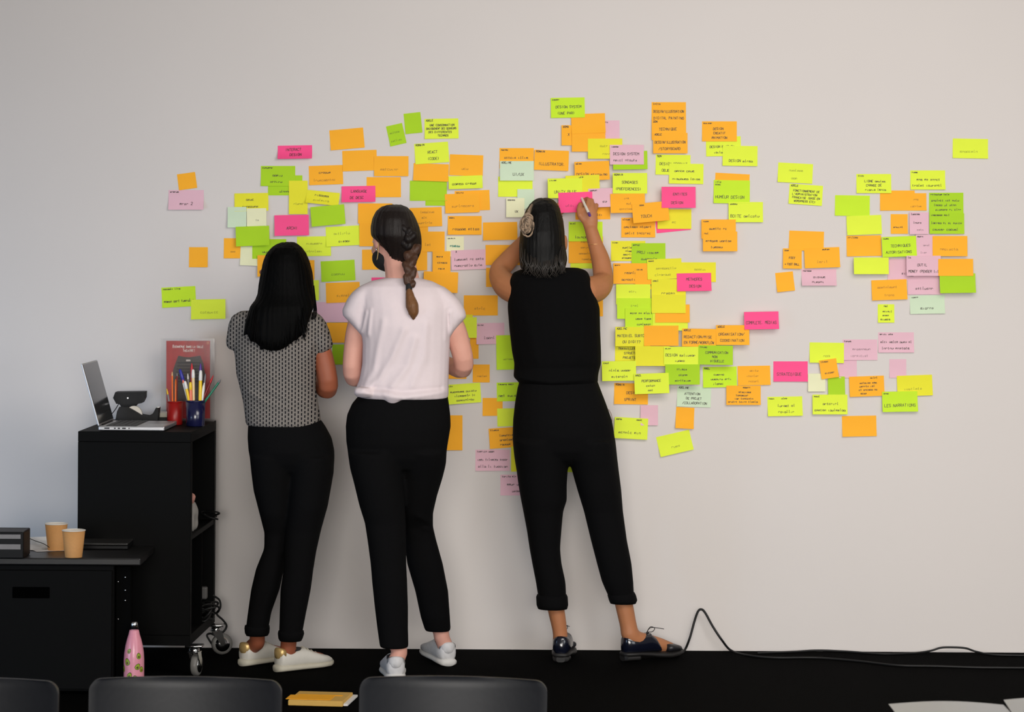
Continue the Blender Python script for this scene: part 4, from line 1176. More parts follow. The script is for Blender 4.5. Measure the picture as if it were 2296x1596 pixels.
# papers on a small dark table at the right ---------------------------------------
tp = FL(2190, 1585, 0.735)
tb = thing('side_table', 'small dark table with white sheets on it in the chair row', 'table', Vector((tp.x + 0.12, tp.y - 0.28, 0)))
to = Vector((tp.x + 0.12, tp.y - 0.28, 0))
obj('table_top', box(to + Vector((0, 0, 0.722)), (0.52, 0.62, 0.024), None, 0.004, 2), blk, tb, to)
for sx_ in (-1, 1):
    for sy_ in (-1, 1):
        obj('leg', tube([to + Vector((sx_ * .22, sy_ * .27, 0.71)), to + Vector((sx_ * .22, sy_ * .27, 0.012))], 0.012, 10), steel, tb, to, True)
white_b = mat('bright_white_paper', (250, 250, 250), 0.35, 0.01)


def sheet(cx, cy, w_, l_, ang, z, label):
    M_ = Matrix.Translation((cx, cy, z)) @ Matrix.Rotation(ang, 4, 'Z')
    n = 10
    V = [M_ @ Vector(((i / n - .5) * w_, (j / n - .5) * l_, 0.006 * math.sin(math.pi * i / n) + 0.0006)) for j in range(n + 1) for i in range(n + 1)]
    Fc = [(j * (n + 1) + i, j * (n + 1) + i + 1, (j + 1) * (n + 1) + i + 1, (j + 1) * (n + 1) + i) for j in range(n) for i in range(n)]
    tag(obj('paper_sheet', (V, Fc), white_b, None, Vector((cx, cy, z)), True), label, 'paper', 'bright sheets on the side table')


q = FL(2120, 1578, 0.735)
sheet(q.x, q.y - 0.15, 0.21, 0.29, 0.0, 0.7345, 'bright white sheet on the dark side table, flat one')
q = FL(2296, 1571, 0.737)
sheet(q.x + 0.035, q.y - 0.14, 0.16, 0.29, -0.06, 0.7365, 'bright white sheet on the dark side table, beside the flat one')

# cables on the floor ------------------------------------------------------------
def floor_cable(pts, label, r=0.0042):
    P = []
    for p in pts:
        if len(p) == 2:
            q = FL(*p); q.z = r
        else:
            q = W(*p)
        P.append(q)
    tag(obj('floor_cable', tube(bez(P, 10), r, 8), black_rub, None, P[0], True), label, 'cable')


floor_cable([(1515, 1473), (1533, 1463), (1546, 1432, 0.06), (1557, 1393, 0.05), (1565, 1371, 0.05), (1573, 1366, 0.05), (1582, 1375, 0.05), (1598, 1404, 0.055), (1618, 1434, 0.06), (1640, 1461),
             (1680, 1472), (1740, 1477), (1830, 1477), (1920, 1484), (2010, 1494), (2100, 1496), (2200, 1499), (2320, 1500)], 'black cable rising in a pointed loop beside the laced shoe')
floor_cable([(1700, 1466), (1780, 1463), (1830, 1458, 0.02), (1890, 1462), (1980, 1468), (2050, 1466), (2086, 1459, 0.03), (2110, 1452, 0.03), (2135, 1451, 0.03), (2165, 1453, 0.03), (2190, 1461, 0.03), (2230, 1470), (2320, 1472)],
            'black cable arching low against the bare wall', 0.0036)

# ------------------------------------------------------------------ people
skin_a = mat('skin_tan', (150, 84, 58), 0.55, 0.08, 25.0, spec=0.35)
skin_b = mat('skin_fair', (214, 158, 140), 0.55, 0.08, 25.0, spec=0.35)
skin_c = mat('skin_warm', (176, 116, 78), 0.55, 0.08, 25.0, spec=0.35)
denim = mat('black_trouser_cloth', (9, 9, 10), 0.9, 0.2, 120.0, 0.1, spec=0.1)
black_top = mat('black_top_cloth', (7, 7, 8), 0.9, 0.2, 90.0, 0.1, spec=0.1)
white_tee = mat('white_jersey', (222, 208, 210), 0.85, 0.03, 60.0, 0.05, spec=0.15)
hair_black = mat('black_hair', (5, 5, 5), 0.6, 0.3, 60.0, 0.25, spec=0.05, stretch=(6, 6, 0.4))
hair_brown = mat('dark_brown_hair', (24, 17, 14), 0.5, 0.5, 60.0, 0.3, spec=0.22, stretch=(6, 6, 0.6))
hair_brown2 = mat('brown_braid_hair', (70, 46, 32), 0.5, 0.45, 60.0, 0.3, spec=0.3, stretch=(6, 6, 1.0))
hair_tail = mat('light_brown_hair_tip', (112, 74, 42), 0.5, 0.35, 60.0, 0.3, spec=0.3, stretch=(6, 6, 0.6))
hair_grey = mat('grey_black_hair', (12, 11, 10), 0.55, 0.8, 40.0, 0.3, spec=0.15, stretch=(5, 5, 0.8))
hair_pale = mat('ash_blond_hair', (150, 128, 106), 0.55, 0.4, 60.0, 0.4, spec=0.25, stretch=(4, 4, 1.5))
eye_m = mat('eye_white', (230, 226, 222), 0.3, 0.02)
lip_m = mat('lips', (150, 80, 76), 0.5, 0.05)


def patterned():
    m = bpy.data.materials.new('grey_dash_print')
    m.use_nodes = True
    nt = m.node_tree
    b = nt.nodes['Principled BSDF']
    b.inputs['Roughness'].default_value = 0.9
    b.inputs['Specular IOR Level'].default_value = 0.15
    tc = nt.nodes.new('ShaderNodeTexCoord')
    sp = nt.nodes.new('ShaderNodeSeparateXYZ')
    nt.links.new(tc.outputs['Object'], sp.inputs[0])

    def M(op, a, b_=None):
        n = nt.nodes.new('ShaderNodeMath'); n.operation = op
        for i, x in enumerate((a, b_)):
            if x is None: continue
            if hasattr(x, 'type') and not isinstance(x, (int, float)): nt.links.new(x, n.inputs[i])
            else: n.inputs[i].default_value = x
        return n.outputs[0]
    u = M('DIVIDE', sp.outputs[0], 0.0112)
    v0 = M('DIVIDE', sp.outputs[2], 0.0150)
    par = M('MODULO', M('ADD', M('FLOOR', u), 200.0), 2.0)
    v = M('ADD', M('ADD', v0, M('MULTIPLY', par, 0.5)), 200.0)
    fu = M('ABSOLUTE', M('SUBTRACT', M('FRACT', M('ADD', u, 200.0)), 0.5))
    fv = M('ABSOLUTE', M('SUBTRACT', M('FRACT', v), 0.5))
    mask = M('MULTIPLY', M('LESS_THAN', fu, 0.20), M('LESS_THAN', fv, 0.31))
    n = nt.nodes.new('ShaderNodeTexNoise'); n.inputs['Scale'].default_value = 500
    nt.links.new(tc.outputs['Object'], n.inputs['Vector'])
    mx0 = nt.nodes.new('ShaderNodeMix'); mx0.data_type = 'RGBA'
    mx0.inputs[6].default_value = lin((82, 77, 73)) + (1,); mx0.inputs[7].default_value = lin((152, 146, 139)) + (1,)
    nt.links.new(n.outputs[0], mx0.inputs[0])
    mx = nt.nodes.new('ShaderNodeMix'); mx.data_type = 'RGBA'
    nt.links.new(mask, mx.inputs[0]); nt.links.new(mx0.outputs[2], mx.inputs[6])
    mx.inputs[7].default_value = lin((22, 21, 26)) + (1,)
    nt.links.new(mx.outputs[2], b.inputs['Base Color'])
    return m


blouse_m = patterned()


def prows(rows, d0, d1=None, n=28, pw=2.2):
    """(py, xl, xr[, ry[, d]]) silhouette rows -> loft"""
    R = []
    N = len(rows)
    for i, r in enumerate(rows):
        d = d0 if d1 is None else d0 + (d1 - d0) * i / (N - 1)
        if len(r) > 4: d = r[4]
        a, b = W(r[1], r[0], d), W(r[2], r[0], d)
        c = (a + b) / 2
        rx = (b - a).length / 2
        R.append((c.x, c.y, c.z, rx, r[3] if len(r) > 3 and r[3] else rx * 1.05))
    return loft(list(reversed(R)), n, pw)


def inner(rows, k=0.68):
    """the leg inside a trouser leg"""
    return [((r[0],) + ((r[1] + r[2]) / 2 - (r[2] - r[1]) / 2 * k, (r[1] + r[2]) / 2 + (r[2] - r[1]) / 2 * k) + ((r[3] * k,) if len(r) > 3 else ())) for r in rows]


def limb(pts, rad, n=14, asp=1.0, up=None, k=5):
    P = [Vector(p) for p in pts]
    Q = bez(P, k)
    r = []
    for i in range(len(P) - 1):
        for j in range(k):
            t = j / k
            r.append(rad[i] * (1 - t) + rad[i + 1] * t)
    r.append(rad[-1])
    return tube(Q, r, n, True, asp, up)


def head_parts(c, yaw, pitch, sc=1.0):
    M = Matrix.Translation(c) @ Matrix.Rotation(yaw, 4, 'Z') @ Matrix.Rotation(pitch, 4, 'X')
    R = M.to_3x3().to_4x4()
    E = lambda p, r: ell(M @ (Vector(p) * sc), tuple(x * sc for x in r), R)
    parts = [E((0, -0.008, 0.02), (0.072, 0.09, 0.088)), E((0, 0.02, -0.03), (0.062, 0.068, 0.082)), E((0, 0.045, -0.088), (0.028, 0.03, 0.02)),
             E((0, 0.092, -0.028), (0.011, 0.02, 0.022)), E((0, 0.082, 0.0), (0.01, 0.012, 0.03)), E((0, 0.072, 0.028), (0.05, 0.016, 0.014))]
    for s in (-1, 1):
        parts += [E((s * 0.079, -0.004, -0.01), (0.009, 0.018, 0.03)), E((s * 0.04, 0.055, -0.03), (0.024, 0.024, 0.022))]
    return parts, M


def face_bits(parent, org, M, mouth=True):
    R = M.to_3x3().to_4x4()
    for s in (-1, 1):
        obj('eye', ell(M @ Vector((s * 0.031, 0.077, 0.006)), (0.013, 0.008, 0.007), R, 12, 8), eye_m, parent, org, True)
    if mouth:
        obj('mouth', ell(M @ Vector((0, 0.083, -0.062)), (0.022, 0.008, 0.006), R, 12, 8), lip_m, parent, org, True)


def hand_parts(wr, fwd, nrm, side, curl=0.5, sc=1.0):
    """palm + five fingers; fwd along the hand, nrm out of the back of the hand, side = +1 thumb on fwd x nrm side"""
    f, n = Vector(fwd).normalized(), Vector(nrm).normalized()
    n = (n - f * n.dot(f)).normalized()
    t = f.cross(n).normalized() * side
    out = [tube([wr, wr + f * 0.03 * sc, wr + f * 0.075 * sc], [0.024 * sc, 0.032 * sc, 0.036 * sc], 14, True, 0.42, n)]
    for k, (o, L, r) in enumerate(((0.026, 0.070, 0.0088), (0.009, 0.078, 0.009), (-0.009, 0.072, 0.0086), (-0.026, 0.056, 0.0078))):
        p = wr + f * 0.078 * sc + t * o * sc
        pts, d, a = [p], f.copy(), 0.0
        for s_, frac in ((0, 0.45), (1, 0.3), (2, 0.25)):
            a += curl * (0.55 + 0.35 * s_)
            d = f * math.cos(a) - n * math.sin(a)
            p = p + d * L * frac * sc
            pts.append(p)
        out.append(tube(pts, [r * sc, r * 0.95 * sc, r * 0.88 * sc, r * 0.75 * sc], 10))
    p = wr + f * 0.03 * sc + t * 0.026 * sc
    out.append(tube([p, p + (f * 0.6 + t * 0.7 - n * 0.3) * 0.035 * sc, p + (f * 0.9 + t * 0.75 - n * 0.5) * 0.058 * sc], [0.012 * sc, 0.0105 * sc, 0.008 * sc], 10))
    return out


def grooves(freq, amp, seed):
    """strand relief running down the hair"""
    r_ = random.Random(seed)
    ks = [(r_.uniform(0.5, 1.0) * freq, r_.uniform(0, 6.28), r_.uniform(-14, 14)) for _ in range(5)]

    def fn(co, no):
        c = co.mean(axis=0)
        a = np.arctan2(co[:, 1] - c[1], co[:, 0] - c[0])
        h = sum(np.sin(a * f + p + co[:, 2] * q) for f, p, q in ks) / 5
        return co + no * (h * amp)[:, None]
    return fn


def folds(lines):
    """cloth folds: ridges along photo-pixel polylines on the side facing the room, (points, width px, height m)"""
    def fn(co, no):
        x, y = to_px(co)
        h = np.zeros(len(co))
        for pts, wd, amp in lines:
            dmin = np.full(len(co), 1e9)
            for (ax, ay), (bx, by) in zip(pts[:-1], pts[1:]):
                dx, dy = bx - ax, by - ay
                t = np.clip(((x - ax) * dx + (y - ay) * dy) / (dx * dx + dy * dy), 0, 1)
                dmin = np.minimum(dmin, np.hypot(x - ax - t * dx, y - ay - t * dy))
            h += amp * np.exp(-(dmin / wd) ** 2)
        h *= np.clip(-no[:, 1] * 1.5 + 0.1, 0, 1)
        return co + np.stack([no[:, 0] * h * 0.3, -h, no[:, 2] * 0], 1)
    return fn


def blend(*fns):
    def fn(co, no):
        for f in fns:
            co = f(co, no)
        return co
    return fn


def shoe_frame(heel, toe):
    h, t = heel.copy(), toe.copy()
    h.z = t.z = 0
    a = math.atan2((t - h).y, (t - h).x)
    return Matrix.Translation(h) @ Matrix.Rotation(a, 4, 'Z')


def xloft(stations, M, n=20):
    """stations along +x: (x, half width, z0, z1, yoff)"""
    V, Fc = [], []
    for x, w, z0, z1, yo in stations:
        for k in range(n):
            a = 2 * math.pi * k / n
            c, s = math.cos(a), math.sin(a)
            zc, zr = (z0 + z1) / 2, (z1 - z0) / 2
            pz = 2 / 2.8
            V.append(M @ Vector((x, yo + w * math.copysign(abs(c) ** pz, c), zc + zr * math.copysign(abs(s) ** pz, s))))
    R = len(stations)
    for r in range(R - 1):
        for k in range(n):
            a, b = r * n + k, r * n + (k + 1) % n
            Fc.append((a, b, b + n, a + n))
    Fc.append(tuple(range(n - 1, -1, -1)))
    Fc.append(tuple(range((R - 1) * n, R * n)))
    return V, Fc


def sneaker(parent, org, heel, toe, L, m_up, m_sole, m_tab, lift=0.0, chunky=False):
    M = shoe_frame(heel, toe) @ Matrix.Translation((0, 0, 0.001)) @ Matrix.Rotation(-lift, 4, 'Y')
    if lift: M = M @ Matrix.Translation((0, 0, 0))
    S = L / 0.25
    up = [(0.004, 0.020, 0.018, 0.070, 0), (0.012, 0.030, 0.016, 0.078, 0), (0.05, 0.034, 0.014, 0.074, 0), (0.085, 0.035, 0.014, 0.078, 0), (0.115, 0.037, 0.014, 0.080, 0),
          (0.15, 0.042, 0.014, 0.066, 0), (0.19, 0.045, 0.014, 0.052, 0), (0.225, 0.040, 0.014, 0.043, 0), (0.243, 0.026, 0.016, 0.034, 0), (0.249, 0.010, 0.02, 0.028, 0)]
    u = obj('shoe', xloft([(a * S, b * S, c, d * S, e) for a, b, c, d, e in up], M), m_up, parent, org, True)
    so = [(-0.004, 0.018, 0, 0.024, 0), (0.006, 0.032, 0, 0.026, 0), (0.05, 0.037, 0, 0.025, 0), (0.10, 0.038, 0, 0.023, 0), (0.15, 0.045, 0, 0.023, 0), (0.19, 0.048, 0, 0.023, 0),
          (0.228, 0.043, 0.001, 0.024, 0), (0.25, 0.026, 0.004, 0.026, 0), (0.256, 0.008, 0.008, 0.024, 0)]
    obj('sole', xloft([(a * S, b * S, c, d, e) for a, b, c, d, e in so], M), m_sole, u, org, True)
    obj('heel_tab', xloft([(-0.001, 0.012, 0.047, 0.083, 0), (0.006, 0.022, 0.046, 0.086, 0), (0.02, 0.0315, 0.048, 0.084, 0)], M), m_tab, u, org, True)
    obj('collar', xloft([(0.022, 0.020, 0.070, 0.0815 * S, 0), (0.05, 0.030, 0.066, 0.0785 * S, 0), (0.085, 0.028, 0.07, 0.082 * S, 0), (0.10, 0.015, 0.074, 0.083 * S, 0)], M), mat('shoe_lining_dark', (40, 36, 36), 0.9), u, org, True)
    for k in range(4):
        x = (0.118 + 0.02 * k) * S
        z = (0.0815 - 0.0085 * k) * S
        obj('lace', tube([M @ Vector((x, -0.02, z - 0.006)), M @ Vector((x + 0.003, 0, z + 0.001)), M @ Vector((x, 0.02, z - 0.006))], 0.0028, 8), m_sole, u, org, True)
    return u, M


# trouser leg outlines, from the photo (py, left x, right x[, depth radius])
L1 = [(1020, 560, 664, .118), (1060, 564, 662, .110), (1100, 569, 658, .098), (1150, 582, 652, .082), (1195, 593, 647), (1230, 592, 643), (1275, 574, 637), (1321, 563, 627), (1371, 556, 609), (1402, 552, 603), (1418, 552, 601)]
R1 = [(1020, 650, 750, .118), (1060, 652, 748, .110), (1100, 650, 741, .100), (1134, 648, 735, .092), (1188, 641, 720), (1237, 637, 709), (1275, 636, 703), (1321, 629, 697), (1371, 627, 687), (1413, 626, 679), (1432, 626, 676)]
L2 = [(1010, 779, 904, .13), (1050, 785, 905, .122), (1084, 794, 905, .112), (1134, 806, 908, .096), (1172, 818, 910), (1218, 825, 911), (1264, 831, 911), (1302, 834, 913), (1360, 840, 915), (1409, 846, 915), (1452, 852, 916)]
R2 = [(1010, 886, 1002, .13), (1040, 888, 1000, .122), (1069, 892, 993, .112), (1111, 896, 980, .098), (1150, 900, 971, .085), (1180, 902, 971), (1210, 906, 978), (1264, 913, 993), (1325, 931, 1005), (1382, 943, 1009), (1414, 953, 1011)]
L3 = [(985, 1149, 1276, .128), (1025, 1153, 1275, .118), (1055, 1158, 1273, .108), (1085, 1162, 1271, .1), (1121, 1168, 1271), (1146, 1173, 1263), (1188, 1181, 1259), (1229, 1187, 1256), (1262, 1193, 1259), (1303, 1201, 1268), (1340, 1207, 1270)]
R3 = [(985, 1274, 1380, .128), (1025, 1277, 1384, .118), (1050, 1281, 1387, .108), (1097, 1294, 1393, .095), (1146, 1309, 1397), (1212, 1325, 1406), (1262, 1338, 1416), (1303, 1349, 1420), (1337, 1364, 1422)]

# ---- person with long black hair, patterned blouse ----------------------------
o1 = FL(610, 1500); o1.z = 0
p1 = thing('person', 'person in grey dashed short-sleeved blouse, black trousers and white trainers, facing the wall', 'person', o1)
hp, MH = head_parts(W(633, 620, 0.49), math.radians(42), math.radians(-10), 0.98)
f1l, f1r = FL(543, 1494), FL(620, 1507)
t1l, t1r = FL(640, 1478), FL(732, 1493)
eL, wL = W(566, 850, 0.33), W(600, 838, 0.16)
eR, wR = W(734, 872, 0.50), W(690, 838, 0.28)
parts = hp + [
    limb([W(634, 640, 0.50), W(630, 695, 0.51), W(628, 720, 0.51)], [0.048, 0.05, 0.06]),
    prows([(712, 585, 672, .05), (740, 550, 700, .08), (800, 548, 700, .09), (870, 556, 696, .085), (930, 565, 705, .09), (990, 575, 735, .1), (1040, 580, 735, .095)], 0.51),
    limb([W(552, 738, 0.49), eL, wL], [0.036, 0.036, 0.024]), limb([W(700, 742, 0.51), W(724, 800, 0.52), eR, wR], [0.036, 0.037, 0.036, 0.024]),
    prows(inner(L1), 0.51, 0.47), limb([W(577, 1395, 0.475), W(577, 1440, 0.45)], [0.028, 0.028]),
    prows(inner(R1), 0.52, 0.57), limb([W(650, 1400, 0.565), W(646, 1455, 0.55)], [0.029, 0.029])]
for f_, t_, a_ in ((f1l, t1l, W(577, 1440, 0.45)), (f1r, t1r, W(646, 1455, 0.55))):
    M_ = shoe_frame(f_, t_)
    parts.append(limb([a_, M_ @ Vector((0.05, 0, 0.06)), M_ @ Vector((0.12, 0, 0.045)), M_ @ Vector((0.20, 0, 0.032))], [0.028, 0.028, 0.026, 0.018]))
parts += hand_parts(wL, W(650, 835, 0.06) - wL, (0, 0, 1), -1, 0.5) + hand_parts(wR, W(650, 822, 0.14) - wR, (0, 0, 1), 1, 0.5)
fuse('body', join(*parts), skin_a, p1, o1, 0.0055, 3)
face_bits(p1, o1, MH)
fuse('blouse', join(
    prows([(688, 592, 668, .05), (697, 556, 696, .07), (712, 528, 716, .095), (735, 521, 722, .11), (770, 523, 720, .118), (805, 527, 714, .118), (840, 530, 709, .112), (870, 538, 708, .108),
           (900, 545, 713, .108), (930, 549, 718, .112), (948, 551, 720, .116), (953, 553, 719, .114)], 0.51),
    prows([(697, 540, 575, .05), (708, 521, 570, .062), (725, 513, 566, .066), (745, 510, 560, .064), (762, 507, 552, .060), (774, 508, 545, .055), (783, 514, 535, .04)], 0.50),
    prows([(700, 680, 709, .05), (710, 682, 722, .062), (725, 684, 732, .066), (742, 688, 739, .066), (760, 694, 744, .062), (774, 700, 747, .058), (784, 706, 740, .052), (792, 711, 728, .04)], 0.515)), blouse_m, p1, o1, 0.006, 3,
    folds([([(560, 880), (600, 905), (650, 915)], 7, 0.006), ([(600, 870), (650, 900), (700, 905)], 6, 0.005), ([(590, 820), (640, 880)], 9, 0.004), ([(690, 800), (715, 740)], 6, 0.005),
           ([(640, 840), (700, 870)], 7, 0.004)]))
tr1 = fuse('trousers', join(
    prows([(938, 560, 718, .10), (955, 556, 730, .11), (981, 555, 744, .122), (1010, 557, 750, .128), (1035, 562, 750, .112), (1055, 572, 742, .085)], 0.51),
    prows(L1, 0.51, 0.47),
    prows(R1, 0.52, 0.57)),
    denim, p1, o1, 0.006, 10)
for rows, d in (([(1402, 549, 604), (1408, 548, 605), (1418, 549, 604), (1424, 552, 601)], 0.47), ([(1414, 624, 681), (1420, 623, 682), (1430, 624, 679), (1436, 627, 676)], 0.57)):
    obj('cuff', prows(rows, d), denim, tr1, o1, True)
fuse('hair', join(
    prows([(543, 634, 660, .03, .50), (547, 622, 668, .06, .50), (555, 610, 677, .085, .505), (568, 598, 686, .10, .51), (588, 590, 694, .106, .515), (612, 585, 700, .106, .52), (640, 580, 703, .10, .53),
           (660, 578, 704, .092, .545), (673, 573, 705, .085, .56), (686, 562, 703, .075, .58), (702, 559, 698, .06, .60), (722, 558, 690, .045, .615), (740, 553, 677, .034, .625),
           (754, 556, 668, .028, .63), (766, 568, 657, .024, .632), (777, 584, 644, .018, .632), (786, 602, 626, .010, .632)], 0.55, None, 36),
    limb([W(570, 690, .59), W(558, 725, .61), W(547, 752, .62)], [0.016, 0.014, 0.005]), limb([W(585, 720, .62), W(566, 755, .63), W(560, 765, .63)], [0.02, 0.012, 0.004]),
    limb([W(690, 690, .59), W(680, 735, .62), W(664, 762, .63)], [0.016, 0.012, 0.004]), limb([W(600, 740, .63), W(590, 775, .635), W(586, 784, .635)], [0.02, 0.012, 0.004])),
    hair_black, p1, o1, 0.0055, 2, grooves(60, 0.0022, 3))
strands = []
rs = random.Random(8)
for k in range(60):
    x = rs.uniform(556, 690)
    y1 = 786 - abs(x - 615) * 0.42 + rs.uniform(-12, 8)
    strands.append(tube(bez([W(620 + (x - 620) * 0.75, 680, .59), W(617 + (x - 617) * 0.85, y1 - 62, .632), W(615 + (x - 615) * 0.95, y1 - 30, .655), W(x + rs.uniform(-4, 4), y1, .652)], 3), [0.0016] * 9 + [0.0006], 5, False))
for k in range(8):
    strands.append(tube(bez([W(700 + k * 0.6, 640, .53), W(704 + k * 0.5, 670, .55), W(702 + k * 1.2, 700, .58), W(697 + k * 1.4, 716, .60)], 4), 0.0009, 5, False))
tag(obj('loose_strands', join(*strands), hair_black, p1, o1, True), kind='stuff')
w_leather = mat('white_leather', (214, 210, 200), 0.5, 0.06, 60.0, 0.05)
w_sole = mat('white_rubber_sole', (196, 190, 172), 0.6, 0.06)
gold = mat('gold_heel_tab', (214, 180, 118), 0.35, 0.05, metal=0.5)
sneaker(p1, o1, f1l, t1l, 0.235, w_leather, w_sole, gold)
sneaker(p1, o1, f1r, t1r, 0.240, w_leather, w_sole, gold)

# ---- person with the braid, white top -------------------------------------------
o2 = FL(930, 1512); o2.z = 0
p2 = thing('person', 'person in loose white top, black face mask and black trousers, facing the wall', 'person', o2)
hp, MH = head_parts(W(884, 534, 0.57), math.radians(34), math.radians(-14))
f2l, f2r = FL(888, 1528), FL(1006, 1494)
t2l, t2r = FL(872, 1490), FL(958, 1470)
eL, wL = W(794, 846, 0.55), W(846, 815, 0.30)
eR, wR = W(1037, 826, 0.54), W(970, 800, 0.30)
aL, aR = W(896, 1462, 0.72), W(991, 1430, 0.40)
parts = hp + [
    limb([W(890, 565, 0.58), W(900, 612, 0.60), W(904, 650, 0.61)], [0.054, 0.058, 0.066]),
    prows([(640, 850, 965, .06), (680, 812, 1006, .085), (760, 830, 992, .09), (850, 838, 980, .085), (910, 820, 990, .10), (990, 800, 985, .105), (1040, 805, 980, .1)], 0.61),
    limb([W(812, 694, 0.60), W(796, 760, 0.58), eL, wL], [0.038, 0.037, 0.034, 0.024]), limb([W(1000, 694, 0.60), W(1024, 750, 0.58), eR, wR], [0.038, 0.040, 0.035, 0.024]),
    prows(inner(L2), 0.62, 0.72), limb([W(886, 1425, 0.715), aL], [0.029, 0.029]),
    prows(inner(R2), 0.60, 0.40), limb([W(984, 1390, 0.405), aR], [0.029, 0.029])]
for f_, t_, a_ in ((f2l, t2l, aL), (f2r, t2r, aR)):
    M_ = shoe_frame(f_, t_)
    parts.append(limb([a_, M_ @ Vector((0.04, 0, 0.06)), M_ @ Vector((0.12, 0, 0.045)), M_ @ Vector((0.20, 0, 0.032))], [0.028, 0.029, 0.027, 0.018]))
parts += hand_parts(wL, W(905, 790, 0.16) - wL, (0, 0, 1), -1, 0.5) + hand_parts(wR, W(925, 785, 0.17) - wR, (0, 0, 1), 1, 0.5)
fuse('body', join(*parts), skin_b, p2, o2, 0.0055, 3)
face_bits(p2, o2, MH, False)
RM = MH.to_3x3().to_4x4()
mk = fuse('face_mask', join(ell(MH @ Vector((0, 0.040, -0.060)), (0.067, 0.066, 0.052), RM), ell(MH @ Vector((0, 0.085, -0.045)), (0.03, 0.03, 0.034), RM)), mat('black_mask_cloth', (12, 12, 13), 0.85, 0.1), p2, o2, 0.005, 3)
obj('ear_loop', tube(bez([MH @ Vector((-0.066, 0.045, -0.035)), MH @ Vector((-0.079, 0.0, 0.012)), MH @ Vector((-0.082, -0.022, -0.01)), MH @ Vector((-0.074, 0.0, -0.05)), MH @ Vector((-0.06, 0.04, -0.075))], 5), 0.0016, 6),
    mat('mask_elastic', (200, 170, 110), 0.7), mk, o2, True)
obj('earring', ell(MH @ Vector((-0.083, -0.004, -0.042)), (0.004, 0.004, 0.004), None, 10, 8), chrome, p2, o2, True)
tee = [(622, 868, 938, .055), (630, 832, 970, .07), (642, 806, 994, .09), (660, 802, 1008, .105), (690, 806, 1012, .12), (730, 809, 1010, .125), (770, 813, 1009, .12), (816, 812, 1007, .115), (850, 806, 1006, .12),
       (872, 797, 1006, .128), (884, 798, 1006, .132), (892, 806, 1004, .128)]
fuse('white_top', join(prows(tee, 0.61),
    prows([(642, 806, 850, .06), (655, 790, 850, .07), (668, 780, 845, .072), (682, 773, 840, .070), (696, 767, 835, .066), (708, 769, 830, .062), (722, 783, 828, .056), (738, 798, 826, .05), (750, 809, 824, .04)], 0.605),
    prows([(642, 960, 995, .06), (655, 960, 1012, .07), (668, 965, 1026, .072), (682, 975, 1036, .070), (696, 985, 1043, .066), (710, 990, 1046, .062), (724, 992, 1034, .056), (740, 994, 1020, .05), (754, 996, 1010, .04)], 0.605),
    prows([(868, 796, 830, .03, .70), (882, 793, 840, .035, .70), (890, 800, 840, .02, .70)], .70), prows([(876, 850, 905, .03, .715), (894, 860, 905, .03, .715), (906, 872, 890, .012, .715)], .715)),
    white_tee, p2, o2, 0.006, 3,
    folds([([(905, 740), (880, 800), (850, 850), (815, 872)], 8, 0.008), ([(930, 760), (915, 820), (880, 865)], 9, 0.008), ([(860, 720), (848, 780), (838, 830), (820, 860)], 7, 0.006),
           ([(955, 730), (950, 800), (925, 860)], 10, 0.006), ([(822, 700), (812, 745)], 4, 0.008), ([(832, 695), (826, 750)], 4, 0.006), ([(1010, 700), (1012, 750)], 4, 0.008),
           ([(1000, 690), (1000, 760)], 5, 0.005), ([(800, 878), (850, 884), (905, 892), (960, 884), (1004, 876)], 6, 0.007), ([(840, 870), (900, 878), (990, 870)], 5, -0.006), ([(880, 650), (910, 700)], 20, -0.006),
           ([(960, 660), (970, 700)], 22, 0.006)]))
fuse('trousers', join(
    prows([(872, 820, 1000, .105), (885, 806, 1004, .115), (905, 789, 1007, .125), (930, 778, 1010, .135), (955, 775, 1011, .14), (990, 776, 1005, .135), (1025, 782, 1000, .115), (1050, 795, 985, .085)], 0.61),
    prows(L2, 0.62, 0.72),
    prows(R2, 0.60, 0.40)),
    denim, p2, o2, 0.006, 10, folds([([(940, 1160), (975, 1175)], 6, 0.006), ([(950, 1185), (985, 1190)], 5, 0.006)]))
hd = fuse('hair', join(
    prows([(459, 870, 900, .03), (464, 855, 912, .06), (474, 843, 923, .085), (490, 835, 932, .10), (510, 831, 940, .106), (528, 832, 944, .106), (539, 841, 945, .100), (548, 851, 945, .094), (556, 860, 945, .088), (568, 870, 942, .08),
           (580, 874, 937, .066), (590, 893, 930, .045)], 0.595, None, 36)), hair_brown, p2, o2, 0.0055, 2, grooves(46, 0.002, 12))
br, crown = [], []
bp = [(912, 512, .690), (919, 530, .694), (913, 546, .688), (926, 560, .66), (922, 575, .675), (916, 590, .69), (921, 604, .70), (917, 618, .705), (920, 632, .71)]
for k, (x, y, d) in enumerate(bp):
    sgn = 1 if k % 2 else -1
    r = 0.0205 - 0.001 * max(0, k - 2)
    Mz = Matrix.Rotation(sgn * 0.6, 4, 'Y')
    dst = crown if k < 3 else br
    if k < 3:
        r = 0.0155
        d -= 0.006
    dst += [ell(W(x + sgn * 7, y, d), (r * 0.85, r * 0.95, r * 1.25), Mz, 16, 12), ell(W(x - sgn * 5, y + 6, d + .004), (r * 0.75, r * 0.85, r * 1.15), Mz.inverted(), 16, 12)]
br.append(limb([W(924, 556, .655), W(918, 600, .69), W(918, 640, .712)], [0.02, 0.016, 0.011]))
fuse('crown_braid', join(*crown), hair_brown, hd, o2, 0.004, 2, grooves(22, 0.0012, 5))
fuse('braid', join(*br), hair_brown2, hd, o2, 0.004, 1, grooves(22, 0.0018, 5))
obj('hair_tie', tube([W(917, 640, .715), W(917, 650, .722)], 0.0115, 14), mat('dark_hair_tie', (20, 18, 18), 0.8), hd, o2, True)
